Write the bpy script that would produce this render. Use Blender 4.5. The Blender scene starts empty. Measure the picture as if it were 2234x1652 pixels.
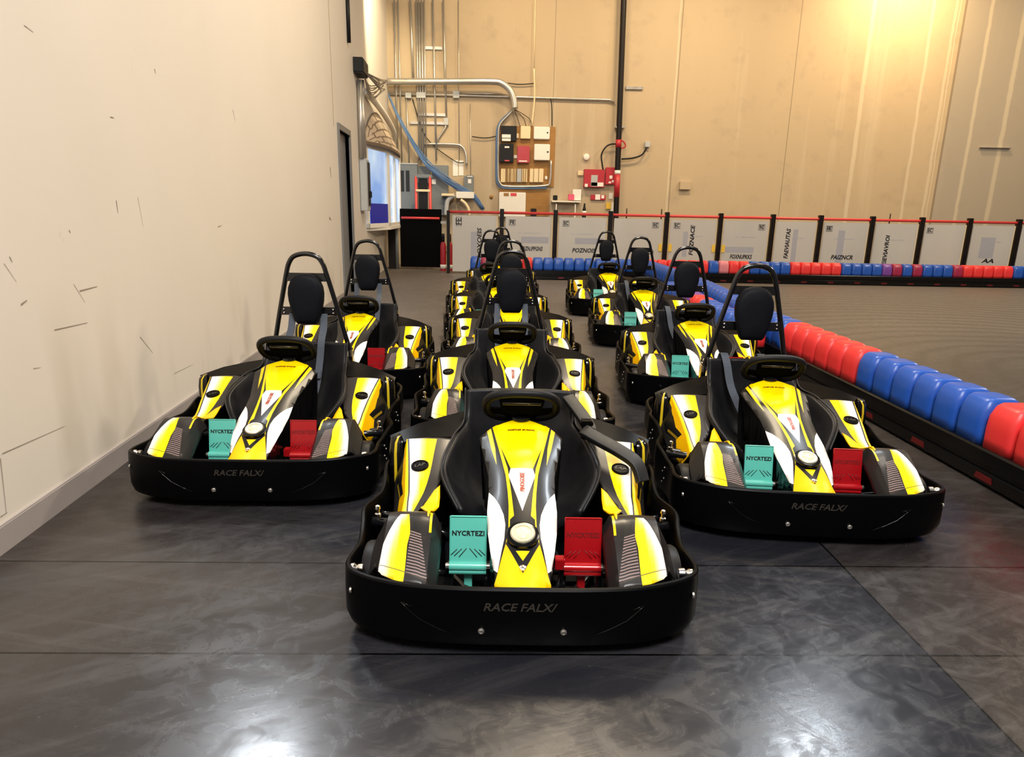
import bpy, bmesh, math, random
from mathutils import Vector, Matrix
random.seed(7)
SC = bpy.context.scene
COL = SC.collection
PI = math.pi

# ------------------------------------------------------------------ camera
F, W, HT, CH = 1450.0, 2234.0, 1652.0, 1.5
YAW, PITCH, ROLL = 0.026285, 0.246787, 0.02
fw = Vector((math.sin(YAW)*math.cos(PITCH), math.cos(YAW)*math.cos(PITCH), -math.sin(PITCH)))
r0 = Vector((math.cos(YAW), -math.sin(YAW), 0)); u0 = r0.cross(fw)
RX = r0*math.cos(ROLL) + u0*math.sin(ROLL); UX = -r0*math.sin(ROLL) + u0*math.cos(ROLL)
CAM = Vector((0, 0, CH))
cd = bpy.data.cameras.new('camera'); cam = bpy.data.objects.new('camera', cd); COL.objects.link(cam)
cam.matrix_world = Matrix(((RX.x, UX.x, -fw.x, 0), (RX.y, UX.y, -fw.y, 0), (RX.z, UX.z, -fw.z, CH), (0, 0, 0, 1)))
cd.sensor_width = 36; cd.sensor_fit = 'HORIZONTAL'; cd.lens = F/W*36; cd.clip_start = 0.05; cd.clip_end = 200
SC.camera = cam
def ray(px, py): return RX*((px-W/2)/F) + UX*((HT/2-py)/F) + fw
def at_y(px, py, Y): d = ray(px, py); return CAM + d*(Y/d.y)        # survey of the photograph: where a pixel meets a plane
def at_z(px, py, z): d = ray(px, py); return CAM + d*((z-CH)/d.z)
WA, WB = -2.03, -0.0475                                             # left wall: X = WA + WB*Y
def at_w(px, py): d = ray(px, py); return CAM + d*(WA/(d.x-WB*d.y))
def wx(y): return WA + WB*y
YB, YF = 19.0, 16.4                                                 # back wall, fence

# ------------------------------------------------------------------ materials
def srgb(r, g, b):
    f = lambda c: (c/255/12.92) if c/255 <= .04045 else ((c/255+.055)/1.055)**2.4
    return (f(r), f(g), f(b))
class NT:
    def __init__(s, name):
        s.m = bpy.data.materials.new(name); s.m.use_nodes = True; s.t = s.m.node_tree; s.b = s.t.nodes['Principled BSDF']
    def n(s, typ, ins=None, **kw):
        x = s.t.nodes.new(typ)
        for k, v in kw.items(): setattr(x, k, v)
        for k, v in (ins or {}).items():
            if isinstance(v, bpy.types.NodeSocket): s.t.links.new(v, x.inputs[k])
            else: x.inputs[k].default_value = v
        return x
    def math(s, op, a, b=0.0, clamp=False):
        x = s.n('ShaderNodeMath', {0: a, 1: b}, operation=op); x.use_clamp = clamp; return x.outputs[0]
    def mix(s, fac, a, b):
        x = s.n('ShaderNodeMix', data_type='RGBA'); 
        for sock, v in ((x.inputs[0], fac), (x.inputs[6], a), (x.inputs[7], b)):
            if isinstance(v, bpy.types.NodeSocket): s.t.links.new(v, sock)
            elif isinstance(v, tuple) and len(v) == 3: sock.default_value = (*v, 1)
            else: sock.default_value = v
        return x.outputs[2]
    def noise(s, scale, stretch=(1, 1, 1), rot=(0, 0, 0), detail=4, rough=.55, loc=(0, 0, 0), dist=0):
        if not hasattr(s, 'tc'): s.tc = s.n('ShaderNodeTexCoord')
        mp = s.n('ShaderNodeMapping', {0: s.tc.outputs['Object'], 1: loc, 2: rot, 3: stretch})
        return s.n('ShaderNodeTexNoise', {'Vector': mp.outputs[0], 'Scale': scale, 'Detail': detail, 'Roughness': rough, 'Distortion': dist}).outputs['Fac']
    def streak(s, scale, stretch, ang, detail=6, rough=.6, dist=0, loc=(0, 0, 0)):
        if not hasattr(s, 'tc'): s.tc = s.n('ShaderNodeTexCoord')
        mp = s.n('ShaderNodeMapping', {0: s.tc.outputs['Object'], 1: loc, 2: (0, 0, ang), 3: (*stretch, 1)}, vector_type='TEXTURE')
        return s.n('ShaderNodeTexNoise', {'Vector': mp.outputs[0], 'Scale': scale, 'Detail': detail, 'Roughness': rough, 'Distortion': dist}).outputs['Fac']
    def ramp(s, fac, lo, hi): 
        return s.n('ShaderNodeMapRange', {0: fac, 1: lo, 2: hi, 3: 0.0, 4: 1.0}).outputs[0]
    def set(s, **kw):
        for k, v in kw.items():
            sock = s.b.inputs[k.replace('_', ' ')]
            if isinstance(v, bpy.types.NodeSocket): s.t.links.new(v, sock)
            elif isinstance(v, tuple) and len(v) == 3: sock.default_value = (*v, 1)
            else: sock.default_value = v
        return s
    def bump(s, h, strength=.2, dist=.01):
        x = s.n('ShaderNodeBump', {'Height': h, 'Strength': strength, 'Distance': dist}); s.t.links.new(x.outputs[0], s.b.inputs['Normal']); return s
def pm(name, col, rough=.5, metal=0.0, coat=0.0, spec=.5, vary=.0, vscale=8, bump=0.0):
    t = NT(name)
    if vary:
        f = t.noise(vscale)
        t.set(Base_Color=t.mix(f, tuple(c*(1-vary) for c in col), tuple(min(1, c*(1+vary)) for c in col)))
        t.set(Roughness=t.math('ADD', t.math('MULTIPLY', f, .2), rough-.1))
        if bump: t.bump(t.noise(vscale*12), bump, .002)
    else: t.set(Base_Color=col, Roughness=rough)
    t.set(Metallic=metal, Coat_Weight=coat, Specular_IOR_Level=spec)
    return t.m
M = {}
M['black_plastic'] = pm('black_plastic', (.0014, .0014, .0017), .36, vary=.25, vscale=5, spec=.07)
M['black_gloss'] = pm('black_gloss', (.003, .003, .0035), .16, spec=.3)
M['black_metal'] = pm('black_metal', (.005, .005, .006), .2, coat=.25)
M['display_black'] = pm('display_black', (.003, .003, .003), .7, spec=0.0)
M['rubber'] = pm('rubber', (.005, .005, .006), .5, vary=.3, vscale=20, spec=.22)
M['leather'] = pm('leather', (.0065, .0065, .008), .46, vary=.25, vscale=14, bump=.12, spec=.26)
M['pad'] = pm('pad', (.0025, .0033, .006), .6, vary=.2, vscale=20, bump=.1, spec=.15)
M['strap'] = pm('strap', (.055, .068, .09), .75, vary=.2, vscale=40)
M['strap_black'] = pm('strap_black', (.0035, .004, .0055), .55, vary=.2, vscale=40)
M['chrome'] = pm('chrome', (.75, .72, .68), .22, metal=1)
M['steel'] = pm('steel', (.42, .40, .37), .38, metal=.9, vary=.15)
M['teal'] = pm('teal', (.10, .49, .40), .35, vary=.06, coat=.2)
M['red_metal'] = pm('red_metal', (.42, .006, .010), .28, metal=.25, vary=.1, coat=.3)
M['ink'] = pm('ink', (.006, .006, .007), .5)
M['ink_dim'] = pm('ink_dim', (.032, .027, .022), .4)
M['red_ink'] = pm('red_ink', (.35, .05, .02), .5)
M['dark_red_ink'] = pm('dark_red_ink', (.16, .002, .004), .5)
M['amber'] = pm('amber', (.55, .40, .01), .4)
M['lamp_glass'] = pm('lamp_glass', (.66, .61, .42), .2, vary=.08, vscale=60, coat=.8)
M['lamp_ring'] = pm('lamp_ring', (.62, .58, .42), .3, metal=.6)
t = NT('decal'); a = t.n('ShaderNodeVertexColor', layer_name='Col'); t.set(Base_Color=a.outputs['Color'], Roughness=.34, Coat_Weight=.05, Coat_Roughness=.1, Specular_IOR_Level=.26); M['decal'] = t.m
M['conduit'] = pm('conduit', (.52, .50, .46), .35, metal=.75, vary=.12)
M['grey_paint'] = pm('grey_paint', (.16, .18, .19), .5, vary=.1)
M['light_grey'] = pm('light_grey', (.42, .44, .45), .5, vary=.08)
M['dark_grey'] = pm('dark_grey', (.008, .008, .009), .5, vary=.1, spec=.25)
M['white_paint'] = pm('white_paint', (.80, .78, .72), .5, vary=.04)
M['cream'] = pm('cream', (.78, .64, .40), .55, vary=.05)
M['paper'] = pm('paper', (.82, .80, .76), .8, vary=.03)
M['red_paint'] = pm('red_paint', (.42, .018, .03), .4, vary=.1)
M['red_rail'] = pm('red_rail', (.62, .05, .05), .4, vary=.1)
M['post_black'] = pm('post_black', (.008, .005, .0045), .4, vary=.2, spec=.25)
M['yellow_tape'] = pm('yellow_tape', (.75, .50, .05), .6, vary=.05)
M['pink'] = pm('pink', (.7, .1, .2), .6, vary=.05)
M['blue_cable'] = pm('blue_cable', (.08, .17, .36), .5, vary=.2, vscale=30)
M['blue_sheet'] = pm('blue_sheet', (.0, .012, .45), .45, vary=.05)
M['grey_tint'] = pm('grey_tint', (.42, .44, .52), .6)
M['reflector'] = pm('reflector', (.10, .003, .004), .4)
t = NT('plywood'); f = t.noise(4, (1, 1, 6), dist=.4)
t.set(Base_Color=t.mix(f, (.22, .10, .022), (.42, .22, .055)), Roughness=.65); M['plywood'] = t.m
t = NT('brass_block'); f = t.noise(3, (14, 1, .1), detail=1)
t.set(Base_Color=t.mix(t.ramp(f, .42, .56), (.30, .18, .06), (.82, .68, .40)), Roughness=.5); M['punch'] = t.m
t = NT('floor_concrete')
f1 = t.noise(.8, detail=5, dist=.6); sA = t.streak(2.2, (3.2, .32), .42, 8, .68, .5); sB = t.streak(3.0, (3.5, .22), -.18, 7, .7, .3, (4, 2, 0)); sC = t.streak(1.6, (2.6, .5), .85, 8, .7, 1.0, (1, 7, 0)); sD = t.streak(16, (4, .25), .3, 5, .7)
bl2 = t.noise(8.0, detail=7, rough=.7, dist=1.2); bl = t.noise(3.1, detail=6, rough=.65, dist=1.6); sp = t.noise(55, detail=2); f5 = t.noise(.32, detail=3, loc=(3, 1, 0))
sx = t.n('ShaderNodeSeparateXYZ', {0: t.tc.outputs['Object']})
side = t.math('MAXIMUM', t.math('GREATER_THAN', sx.outputs['X'], 1.553), t.ramp(sx.outputs['X'], -.7, -1.7))
base = t.mix(side, (.019, .0205, .028), (.036, .029, .027))
base = t.mix(t.math('MULTIPLY', t.ramp(f1, .42, .66), .55), base, (.011, .011, .014))
base = t.mix(t.math('MULTIPLY', t.ramp(sA, .48, .78), .45), base, (.10, .095, .096))
base = t.mix(t.math('MULTIPLY', t.ramp(sB, .52, .80), .42), base, (.125, .115, .112))
base = t.mix(t.math('MULTIPLY', t.ramp(sC, .52, .80), .35), base, (.085, .086, .098))
base = t.mix(t.math('MULTIPLY', t.ramp(sD, .60, .74), .35), base, (.12, .11, .105))
base = t.mix(t.math('MULTIPLY', t.ramp(bl, .56, .80), .35), base, (.014, .013, .013))
base = t.mix(t.math('MULTIPLY', t.ramp(sp, .72, .78), .5), base, (.16, .15, .14))
far_mask = t.math('ADD', t.ramp(sx.outputs['Y'], 4.0, 9.5), t.math('MULTIPLY', t.math('SUBTRACT', f5, .5), .8), True)
base = t.mix(t.math('MULTIPLY', far_mask, .66), base, (.30, .262, .228))  # floor turns paler with distance from the camera, broken up by noise
rgv = t.n('ShaderNodeTexWave', {'Vector': t.n('ShaderNodeMapping', {0: t.tc.outputs['Object'], 1: (-6.2, -6.0, 0)}).outputs[0], 'Scale': .9, 'Distortion': 4.0, 'Detail': 5, 'Detail Scale': .7}, wave_type='RINGS', rings_direction='Z').outputs['Fac']
base = t.mix(t.math('MULTIPLY', t.math('MULTIPLY', t.ramp(rgv, .45, 1.0), t.ramp(sx.outputs['X'], 2.8, 3.4)), .45), base, (.075, .065, .058))
j = None
for ax, pos in (('Y', 2.012), ('Y', 2.622), ('X', 1.553)):
    d = t.math('LESS_THAN', t.math('ABSOLUTE', t.math('SUBTRACT', sx.outputs[ax], pos)), .0045)
    if ax == 'X': d = t.math('MULTIPLY', d, t.math('LESS_THAN', sx.outputs['Y'], 2.9))
    j = d if j is None else t.math('MAXIMUM', j, d)
base = t.mix(.40, base, (.002, .002, .0025))
t.set(Base_Color=t.mix(j, base, (.001, .001, .001)))
rg = t.math('ADD', t.math('ADD', t.math('MULTIPLY', t.ramp(bl2, .44, .64), .12), .19), t.math('MULTIPLY', side, .05)); rg = t.math('ADD', rg, t.math('MULTIPLY', far_mask, .20)); rg = t.math('ADD', rg, t.math('MULTIPLY', t.ramp(sA, .45, .7), .08))
t.set(Roughness=rg, Specular_IOR_Level=.42)
t.bump(t.math('ADD', t.math('MULTIPLY', bl2, .5), t.math('MULTIPLY', sD, .3)), .10, .006); M['floor'] = t.m
t = NT('painted_wall')
f1 = t.noise(.6, detail=3); f2 = t.noise(1.1, (1, 1.4, .35), detail=3, loc=(0, .7, 0)); f3 = t.noise(14, (1, 1, .35), detail=5, rough=.75)
sx = t.n('ShaderNodeSeparateXYZ', {0: t.tc.outputs['Object']})
low = t.ramp(sx.outputs['Z'], 1.15, .35)
c = t.mix(f1, (.62, .575, .515), (.71, .66, .595))
c = t.mix(t.math('MULTIPLY', t.math('MULTIPLY', t.ramp(f2, .52, .68), low), .5), c, (.34, .29, .19))
c = t.mix(t.math('MULTIPLY', t.ramp(f3, .70, .76), .4), c, (.30, .26, .21))
t.set(Base_Color=c, Roughness=.55); M['wall_paint'] = t.m
t = NT('tilt_up_concrete')
f1 = t.noise(.5, (1, 1, .25), detail=4); f2 = t.noise(2.2, (1, 1, .05), detail=5, rough=.6); f3 = t.noise(2.5, detail=6)
sx = t.n('ShaderNodeSeparateXYZ', {0: t.tc.outputs['Object']})
c = t.mix(f1, (.40, .312, .205), (.50, .40, .27))
c = t.mix(t.math('MULTIPLY', t.ramp(f2, .56, .72), .5), c, (.56, .48, .36))
c = t.mix(t.math('MULTIPLY', t.ramp(f3, .55, .75), .35), c, (.30, .245, .18))
c = t.mix(t.math('MULTIPLY', t.ramp(sx.outputs['X'], 12.2, 12.24), .75), c, (.33, .30, .26))  # right-hand panel: greyer concrete, with its weaker light painted in as well
j = None
for pos, wd in ((4.76, .012), (7.87, .010), (12.2, .03), (1.45, .008)):
    d = t.math('LESS_THAN', t.math('ABSOLUTE', t.math('SUBTRACT', sx.outputs['X'], pos)), wd); j = d if j is None else t.math('MAXIMUM', j, d)
for pos, wd in ((9.77, .07), (11.35, .05), (11.95, .05), (12.05, .02), (12.9, .06), (13.8, .08), (4.70, .03)):
    d = t.math('MULTIPLY', t.ramp(t.math('ABSOLUTE', t.math('SUBTRACT', t.math('ADD', sx.outputs['X'], t.math('MULTIPLY', f3, .08)), pos+.04)), wd, wd*.5), .55); c = t.mix(d, c, (.62, .54, .40))
t.set(Base_Color=t.mix(t.math('MULTIPLY', j, .7), c, (.16, .12, .08)), Roughness=.7); M['back_wall'] = t.m
t = NT('barrier_red'); f = t.noise(3); t.set(Base_Color=t.mix(f, (.62, .020, .022), (.80, .045, .045)), Roughness=.42, Subsurface_Weight=0.0); M['block_red'] = t.m
t = NT('barrier_blue'); f = t.noise(3); t.set(Base_Color=t.mix(f, (.008, .055, .34), (.02, .11, .50)), Roughness=.36); M['block_blue'] = t.m
M['block_purple'] = pm('barrier_purple', (.16, .05, .30), .4, vary=.2)
M['block_maroon'] = pm('barrier_maroon', (.30, .015, .06), .4, vary=.2)
M['block_pink'] = pm('barrier_pink', (.62, .20, .24), .45, vary=.2)
M['block_grey'] = pm('barrier_grey', (.26, .28, .36), .45, vary=.2)
t = NT('polycarbonate_sheet'); f = t.noise(1.2, (1, 1, .4)); t.set(Base_Color=t.mix(f, (.44, .43, .41), (.56, .55, .52)), Roughness=.4); M['sheet'] = t.m
M['grey_trim'] = pm('grey_trim', (.30, .27, .26), .5, vary=.12, vscale=3)
M['door_grey'] = pm('door_grey', (.17, .175, .185), .45, vary=.1, vscale=2)
t = NT('window_glow'); f = t.noise(.9, detail=2)
c = t.mix(t.ramp(f, .35, .65), (.22, .42, .85), (.70, .85, 1.0)); t.set(Base_Color=(.02, .03, .05), Roughness=.1, Emission_Color=c, Emission_Strength=.55); M['window_pane'] = t.m
t = NT('shingle'); f = t.n('ShaderNodeTexBrick', {'Vector': t.n('ShaderNodeTexCoord').outputs['UV'], 'Color1': (.42, .34, .26, 1), 'Color2': (.50, .40, .30, 1), 'Mortar': (.14, .10, .07, 1), 'Scale': 1.15, 'Mortar Size': .03})
t.set(Base_Color=f.outputs[0], Roughness=.7); M['shingle'] = t.m

# ------------------------------------------------------------------ mesh helpers
def new(): return bmesh.new()
def add(bm, verts, faces, mi=0):
    vs = [bm.verts.new(v) for v in verts]
    for f in faces:
        try: x = bm.faces.new([vs[i] for i in f]); x.material_index = mi
        except ValueError: pass
    return vs
def box(bm, lo, hi, mi=0, bev=0.0):
    x0, y0, z0 = lo; x1, y1, z1 = hi
    n0 = len(bm.verts)
    vs = add(bm, [(x0, y0, z0), (x1, y0, z0), (x1, y1, z0), (x0, y1, z0), (x0, y0, z1), (x1, y0, z1), (x1, y1, z1), (x0, y1, z1)],
             [(3, 2, 1, 0), (4, 5, 6, 7), (0, 1, 5, 4), (1, 2, 6, 5), (2, 3, 7, 6), (3, 0, 4, 7)], mi)
    if bev:
        es = list({e for v in vs for e in v.link_edges})
        bmesh.ops.bevel(bm, geom=es, offset=bev, segments=2, affect='EDGES', clamp_overlap=True)
    return bm
def catmull(pts, n=6, closed=False):
    P = [Vector(p) for p in pts]; out = []; m = len(P)
    for i in range(m if closed else m-1):
        a, b, c, d = (P[(i-1) % m], P[i], P[(i+1) % m], P[(i+2) % m]) if closed else (P[max(i-1, 0)], P[i], P[i+1], P[min(i+2, m-1)])
        for k in range(n):
            t = k/n
            out.append(.5*((2*b) + (c-a)*t + (2*a-5*b+4*c-d)*t*t + (3*b-a-3*c+d)*t**3))
    if not closed: out.append(P[-1].copy())
    return out
def tube(bm, path, r, seg=10, closed=False, mi=0, caps=True):
    P = [Vector(p) for p in path]; n = len(P); rings = []
    up = None
    for i, p in enumerate(P):
        t = (P[(i+1) % n]-P[(i-1) % n]) if closed else (P[min(i+1, n-1)]-P[max(i-1, 0)])
        t.normalize()
        if up is None:
            up = Vector((0, 0, 1)) if abs(t.z) < .9 else Vector((1, 0, 0))
        a = (up - t*up.dot(t)).normalized(); b = t.cross(a); up = a
        rr = r[i] if isinstance(r, (list, tuple)) else r
        rings.append([bm.verts.new(p + (a*math.cos(2*PI*k/seg) + b*math.sin(2*PI*k/seg))*rr) for k in range(seg)])
    for i in range(n if closed else n-1):
        A, B = rings[i], rings[(i+1) % n]
        for k in range(seg):
            f = bm.faces.new((A[k], A[(k+1) % seg], B[(k+1) % seg], B[k])); f.material_index = mi; f.smooth = True
    if not closed and caps:
        for q in (rings[0], rings[-1]):
            f = bm.faces.new(q); f.material_index = mi
    return bm
def cyl(bm, a, b, r, seg=16, mi=0): return tube(bm, [a, b], r, seg, mi=mi)
def lathe(bm, prof, origin=(0, 0, 0), axis='z', seg=24, mi=0):
    o = Vector(origin); rings = []
    for r, h in prof:
        ring = []
        for k in range(seg):
            c, s = math.cos(2*PI*k/seg)*r, math.sin(2*PI*k/seg)*r
            ring.append(bm.verts.new(o + Vector({'z': (c, s, h), 'x': (h, c, s), 'y': (c, h, s)}[axis])))
        rings.append(ring)
    for A, B in zip(rings, rings[1:]):
        for k in range(seg):
            f = bm.faces.new((A[k], A[(k+1) % seg], B[(k+1) % seg], B[k])); f.material_index = mi; f.smooth = True
    for q in (rings[0], rings[-1]):
        f = bm.faces.new(q); f.material_index = mi
    return bm
def prism(bm, poly, fn0, fn1, mi=0):
    A = [bm.verts.new(fn0(*p)) for p in poly]; B = [bm.verts.new(fn1(*p)) for p in poly]; n = len(poly)
    for q in (A, B):
        f = bm.faces.new(q); f.material_index = mi
    for i in range(n):
        f = bm.faces.new((A[i], A[(i+1) % n], B[(i+1) % n], B[i])); f.material_index = mi
    return bm
def ribbon(bm, path, width, th, side, mi=0):
    P = [Vector(p) for p in path]; n = len(P); rings = []
    for i, p in enumerate(P):
        t = (P[min(i+1, n-1)]-P[max(i-1, 0)]).normalized(); s = Vector(side); s = (s-t*s.dot(t)).normalized(); nn = t.cross(s)
        rings.append([bm.verts.new(p + s*(width/2)*a + nn*(th/2)*b) for a, b in ((-1, -1), (1, -1), (1, 1), (-1, 1))])
    for A, B in zip(rings, rings[1:]):
        for k in range(4):
            f = bm.faces.new((A[k], A[(k+1) % 4], B[(k+1) % 4], B[k])); f.material_index = mi
    for q in (rings[0], rings[-1]):
        f = bm.faces.new(q); f.material_index = mi
    return bm
def finish(bm): bmesh.ops.recalc_face_normals(bm, faces=bm.faces[:])
def obj(name, bm, mats, parent=None, smooth=None, recalc=True):
    if recalc: finish(bm)
    me = bpy.data.meshes.new(name); bm.to_mesh(me); bm.free()
    for m in (mats if isinstance(mats, (list, tuple)) else [mats]): me.materials.append(M[m] if isinstance(m, str) else m)
    o = bpy.data.objects.new(name, me); COL.objects.link(o)
    if parent: o.parent = parent
    if smooth:
        for p in me.polygons: p.use_smooth = True
        try: me.set_sharp_from_angle(angle=math.radians(smooth))
        except Exception: pass
    return o
def tag(o, label, cat, group=None, kind=None):
    o['label'] = label; o['category'] = cat
    if group: o['group'] = group
    if kind: o['kind'] = kind
    return o
def thing(name, label, cat, loc=(0, 0, 0), rz=0, group=None):
    o = bpy.data.objects.new(name, None); COL.objects.link(o); o.location = loc; o.rotation_euler = (0, 0, rz); o.empty_display_size = .1
    return tag(o, label, cat, group)
def struct(name, bm, mats, parent=None, smooth=None):
    o = obj(name, bm, mats, parent, smooth)
    if not parent: o['kind'] = 'structure'
    return o
def inpoly(x, y, poly):
    c = False; n = len(poly); j = n-1
    for i in range(n):
        xi, yi = poly[i]; xj, yj = poly[j]
        if (yi > y) != (yj > y) and x < (xj-xi)*(y-yi)/(yj-yi)+xi: c = not c
        j = i
    return c
def panel(name, u, v, outline, regions, base, fn, parent, thick=.004, flip=False, mat='decal', recalc=True):
    """a shell in (u, v) whose printed colours are cut cleanly into the mesh; fn(u, v) gives the point in space"""
    bm = bmesh.new()
    U = [u[0]+(u[1]-u[0])*i/u[2] for i in range(u[2]+1)]; V = [v[0]+(v[1]-v[0])*i/v[2] for i in range(v[2]+1)]
    g = [[bm.verts.new((a, b, 0)) for a in U] for b in V]
    for i in range(v[2]):
        for k in range(u[2]): bm.faces.new((g[i][k], g[i][k+1], g[i+1][k+1], g[i+1][k]))
    for poly in [outline]+[r[0] for r in regions]:
        if not poly: continue
        for i in range(len(poly)):
            p = Vector((*poly[i], 0)); q = Vector((*poly[(i+1) % len(poly)], 0)); d = q-p
            if d.length < 1e-6: continue
            x0, x1, y0, y1 = min(p.x, q.x)-1e-4, max(p.x, q.x)+1e-4, min(p.y, q.y)-1e-4, max(p.y, q.y)+1e-4
            fs = []
            for f in bm.faces:
                xs = [w.co.x for w in f.verts]; ys = [w.co.y for w in f.verts]
                if max(xs) >= x0 and min(xs) <= x1 and max(ys) >= y0 and min(ys) <= y1: fs.append(f)
            geom = list({e for f in fs for e in f.edges}) + list({w for f in fs for w in f.verts}) + fs
            if geom: bmesh.ops.bisect_plane(bm, geom=geom, dist=1e-6, plane_co=p, plane_no=Vector((-d.y, d.x, 0)).normalized())
    if outline:
        dead = [f for f in bm.faces if not inpoly(*f.calc_center_median().xy, outline)]
        bmesh.ops.delete(bm, geom=dead, context='FACES')
    lay = bm.loops.layers.color.new('Col')
    for f in bm.faces:
        c = f.calc_center_median(); col = base
        for poly, rc in regions:
            if inpoly(c.x, c.y, poly): col = rc
        for l in f.loops:
            k = col(l.vert.co.x, l.vert.co.y) if callable(col) else col
            l[lay] = tuple((12.92*x if x <= .0031308 else 1.055*x**(1/2.4)-.055) for x in k) + (1,)
    for w in bm.verts: w.co = Vector(fn(w.co.x, w.co.y))
    if flip: bmesh.ops.reverse_faces(bm, faces=bm.faces[:])
    o = obj(name, bm, mat, parent, smooth=50, recalc=False)
    if thick:
        s = o.modifiers.new('shell', 'SOLIDIFY'); s.thickness = thick; s.offset = -1
    return o
DG = bpy.context.evaluated_depsgraph_get
def text(name, body, size, parent, mat, fn, shear=0.0, extrude=.0006, spacing=1.0, bold=0.0, width=None):
    """lettering laid on a surface: fn(x, y, h) maps the flat text, centred on 0, into space"""
    cu = bpy.data.curves.new(name, 'FONT'); cu.body = body; cu.size = size; cu.align_x = 'CENTER'; cu.align_y = 'CENTER'
    cu.shear = shear; cu.extrude = extrude; cu.space_character = spacing; cu.offset = bold; cu.resolution_u = 2
    tmp = bpy.data.objects.new(name+'_src', cu); COL.objects.link(tmp); bpy.context.view_layer.update()
    me = bpy.data.meshes.new_from_object(tmp.evaluated_get(DG())); bpy.data.objects.remove(tmp); bpy.data.curves.remove(cu)
    k = 1.0
    if width:
        xs = [w.co.x for w in me.vertices]; k = width/max(1e-6, max(xs)-min(xs)); cx = (max(xs)+min(xs))/2
        for w in me.vertices: w.co.x = (w.co.x-cx)*k
    for w in me.vertices: w.co = Vector(fn(w.co.x, w.co.y, w.co.z+extrude))
    me.name = name; me.materials.clear(); me.materials.append(M[mat])
    o = bpy.data.objects.new(name, me); COL.objects.link(o); o.parent = parent
    return o
def lerp_tab(tab):
    def f(x):
        if x <= tab[0][0]: return tab[0][1]
        for (a, b), (c, d) in zip(tab, tab[1:]):
            if x <= c: return b+(d-b)*(x-a)/(c-a)
        return tab[-1][1]
    return f
def smooth_tab(tab, n=12):
    pts = catmull([(a, b, 0) for a, b in tab], n); return lerp_tab([(p.x, p.y) for p in pts])
YEL, WHT, BLK, CARB = (.90, .60, .0), (.82, .79, .75), (.005, .005, .006), (.014, .012, .012)
YEL2 = (.86, .47, .0)
def mixc(a, b, t): t = max(0, min(1, t)); return tuple(x+(y-x)*t for x, y in zip(a, b))

# ------------------------------------------------------------------ the kart (front at -y, origin on the floor under the nose)
K = thing('go_kart', '', 'go-kart')
ctop = smooth_tab([(-.1, .2), (.05, .245), (.14, .285), (.28, .362), (.55, .462), (.75, .53), (.93, .588), (1.1, .62)])
chw = smooth_tab([(0, .07), (.073, .078), (.112, .099), (.15, .099), (.23, .117), (.31, .129), (.41, .135), (.51, .132), (.6, .136), (.7, .157), (.80, .178), (.86, .188), (1.1, .19)])
def con(x, y):
    a = min(1.2, abs(x)/chw(y)); return Vector((x, y, ctop(y) - .030*a**2.5 - .008*a*a))
sym = lambda p: [(-x, y) for x, y in reversed(p)]
half = [(.078, .073), (.099, .112), (.099, .15), (.117, .23), (.129, .31), (.135, .41), (.132, .51), (.136, .60), (.157, .70), (.178, .80), (.184, .838), (.13, .882), (.065, .912)]
outl = sym(half)[0:] ; outl = half + [(0, .922)] + sym(half)
whiteR = [(.131, .507), (.108, .463), (.088, .414), (.071, .361), (.064, .313), (.067, .255), (.089, .153), (.104, .17), (.117, .232), (.129, .31), (.136, .41)]
yst = [(.108, .895), (.096, .77), (.058, .605), (.042, .46), (.032, .349), (.047, .333), (.048, .27), (.061, .234), (.052, .300), (.052, .40), (.056, .47), (.066, .57), (.098, .735), (.128, .880)]
regs = [([(-.125, .88), (0, .93), (.125, .88), (.094, .757), (.0455, .60), (-.0455, .60), (-.094, .757)], lambda x, y: mixc((.92, .68, 0), (1.0, .86, 0), 1-abs(math.hypot(x*1.1, y-.88)-.13)/.02) if y > .62 else YEL),
        (yst, YEL), (sym(yst), YEL),
        ([(.152, .865), (.135, .875), (.112, .74), (.104, .64), (.128, .74)], YEL), (sym([(.152, .865), (.135, .875), (.112, .74), (.104, .64), (.128, .74)]), YEL),
        ([(.0455, .60), (.054, .561), (0, .371), (-.054, .561), (-.0455, .60)], WHT), (whiteR, WHT), (sym(whiteR), WHT),
        ([(-.0615, .234), (0, .126), (.0615, .234), (.101, .112), (.078, .07), (-.078, .07), (-.101, .112)], YEL2),
        ([(-.025, .203), (.025, .203), (0, .169)], YEL)]
console = panel('console', (-.19, .19, 20), (.06, .93, 44), outl, regs, BLK, con, K, thick=.006)
cn = lambda x, y, h=.002: con(x, y)+Vector((0, -.35, .94))*h
bm = new()                                                         # console flanks, ribbed
for s in (-1, 1):
    rows = []
    ys = [.073+.79*i/48 for i in range(49)]
    for y in ys:
        e = con(s*chw(y)*.985, y); b = .12+.10*max(0, (y-.5)/.4)
        rows.append([(e.x, e.y, e.z-.003), (e.x*1.0-s*.004, e.y, e.z-.03), (e.x*.93 - s*.006*math.cos(y*150), e.y-.0, e.z-(e.z-b)*.5), (e.x*.86 - s*.004*math.cos(y*150), e.y, b)])
    vs = [[bm.verts.new(p) for p in r] for r in rows]
    for A, B in zip(vs, vs[1:]):
        for k in range(3): bm.faces.new((A[k], A[k+1], B[k+1], B[k])).smooth = True
add(bm, [tuple(con(-.078, .073)), tuple(con(.078, .073)), (.07, .075, .10), (-.07, .075, .10)], [(0, 1, 2, 3)])
rim = [con(-chw(.84)*.98+2*chw(.84)*.98*i/12, .838+.08*(1-abs(i/6-1)**2)) for i in range(13)]
add(bm, [tuple(p-Vector((0, 0, .006))) for p in rim]+[(p.x*.9, p.y-.07, .26) for p in rim], [(i, i+1, 14+i, 13+i) for i in range(12)])
obj('console_flank', bm, 'black_gloss', K)
bm = new(); o = con(0, .258)                                       # headlamp in the console
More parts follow.
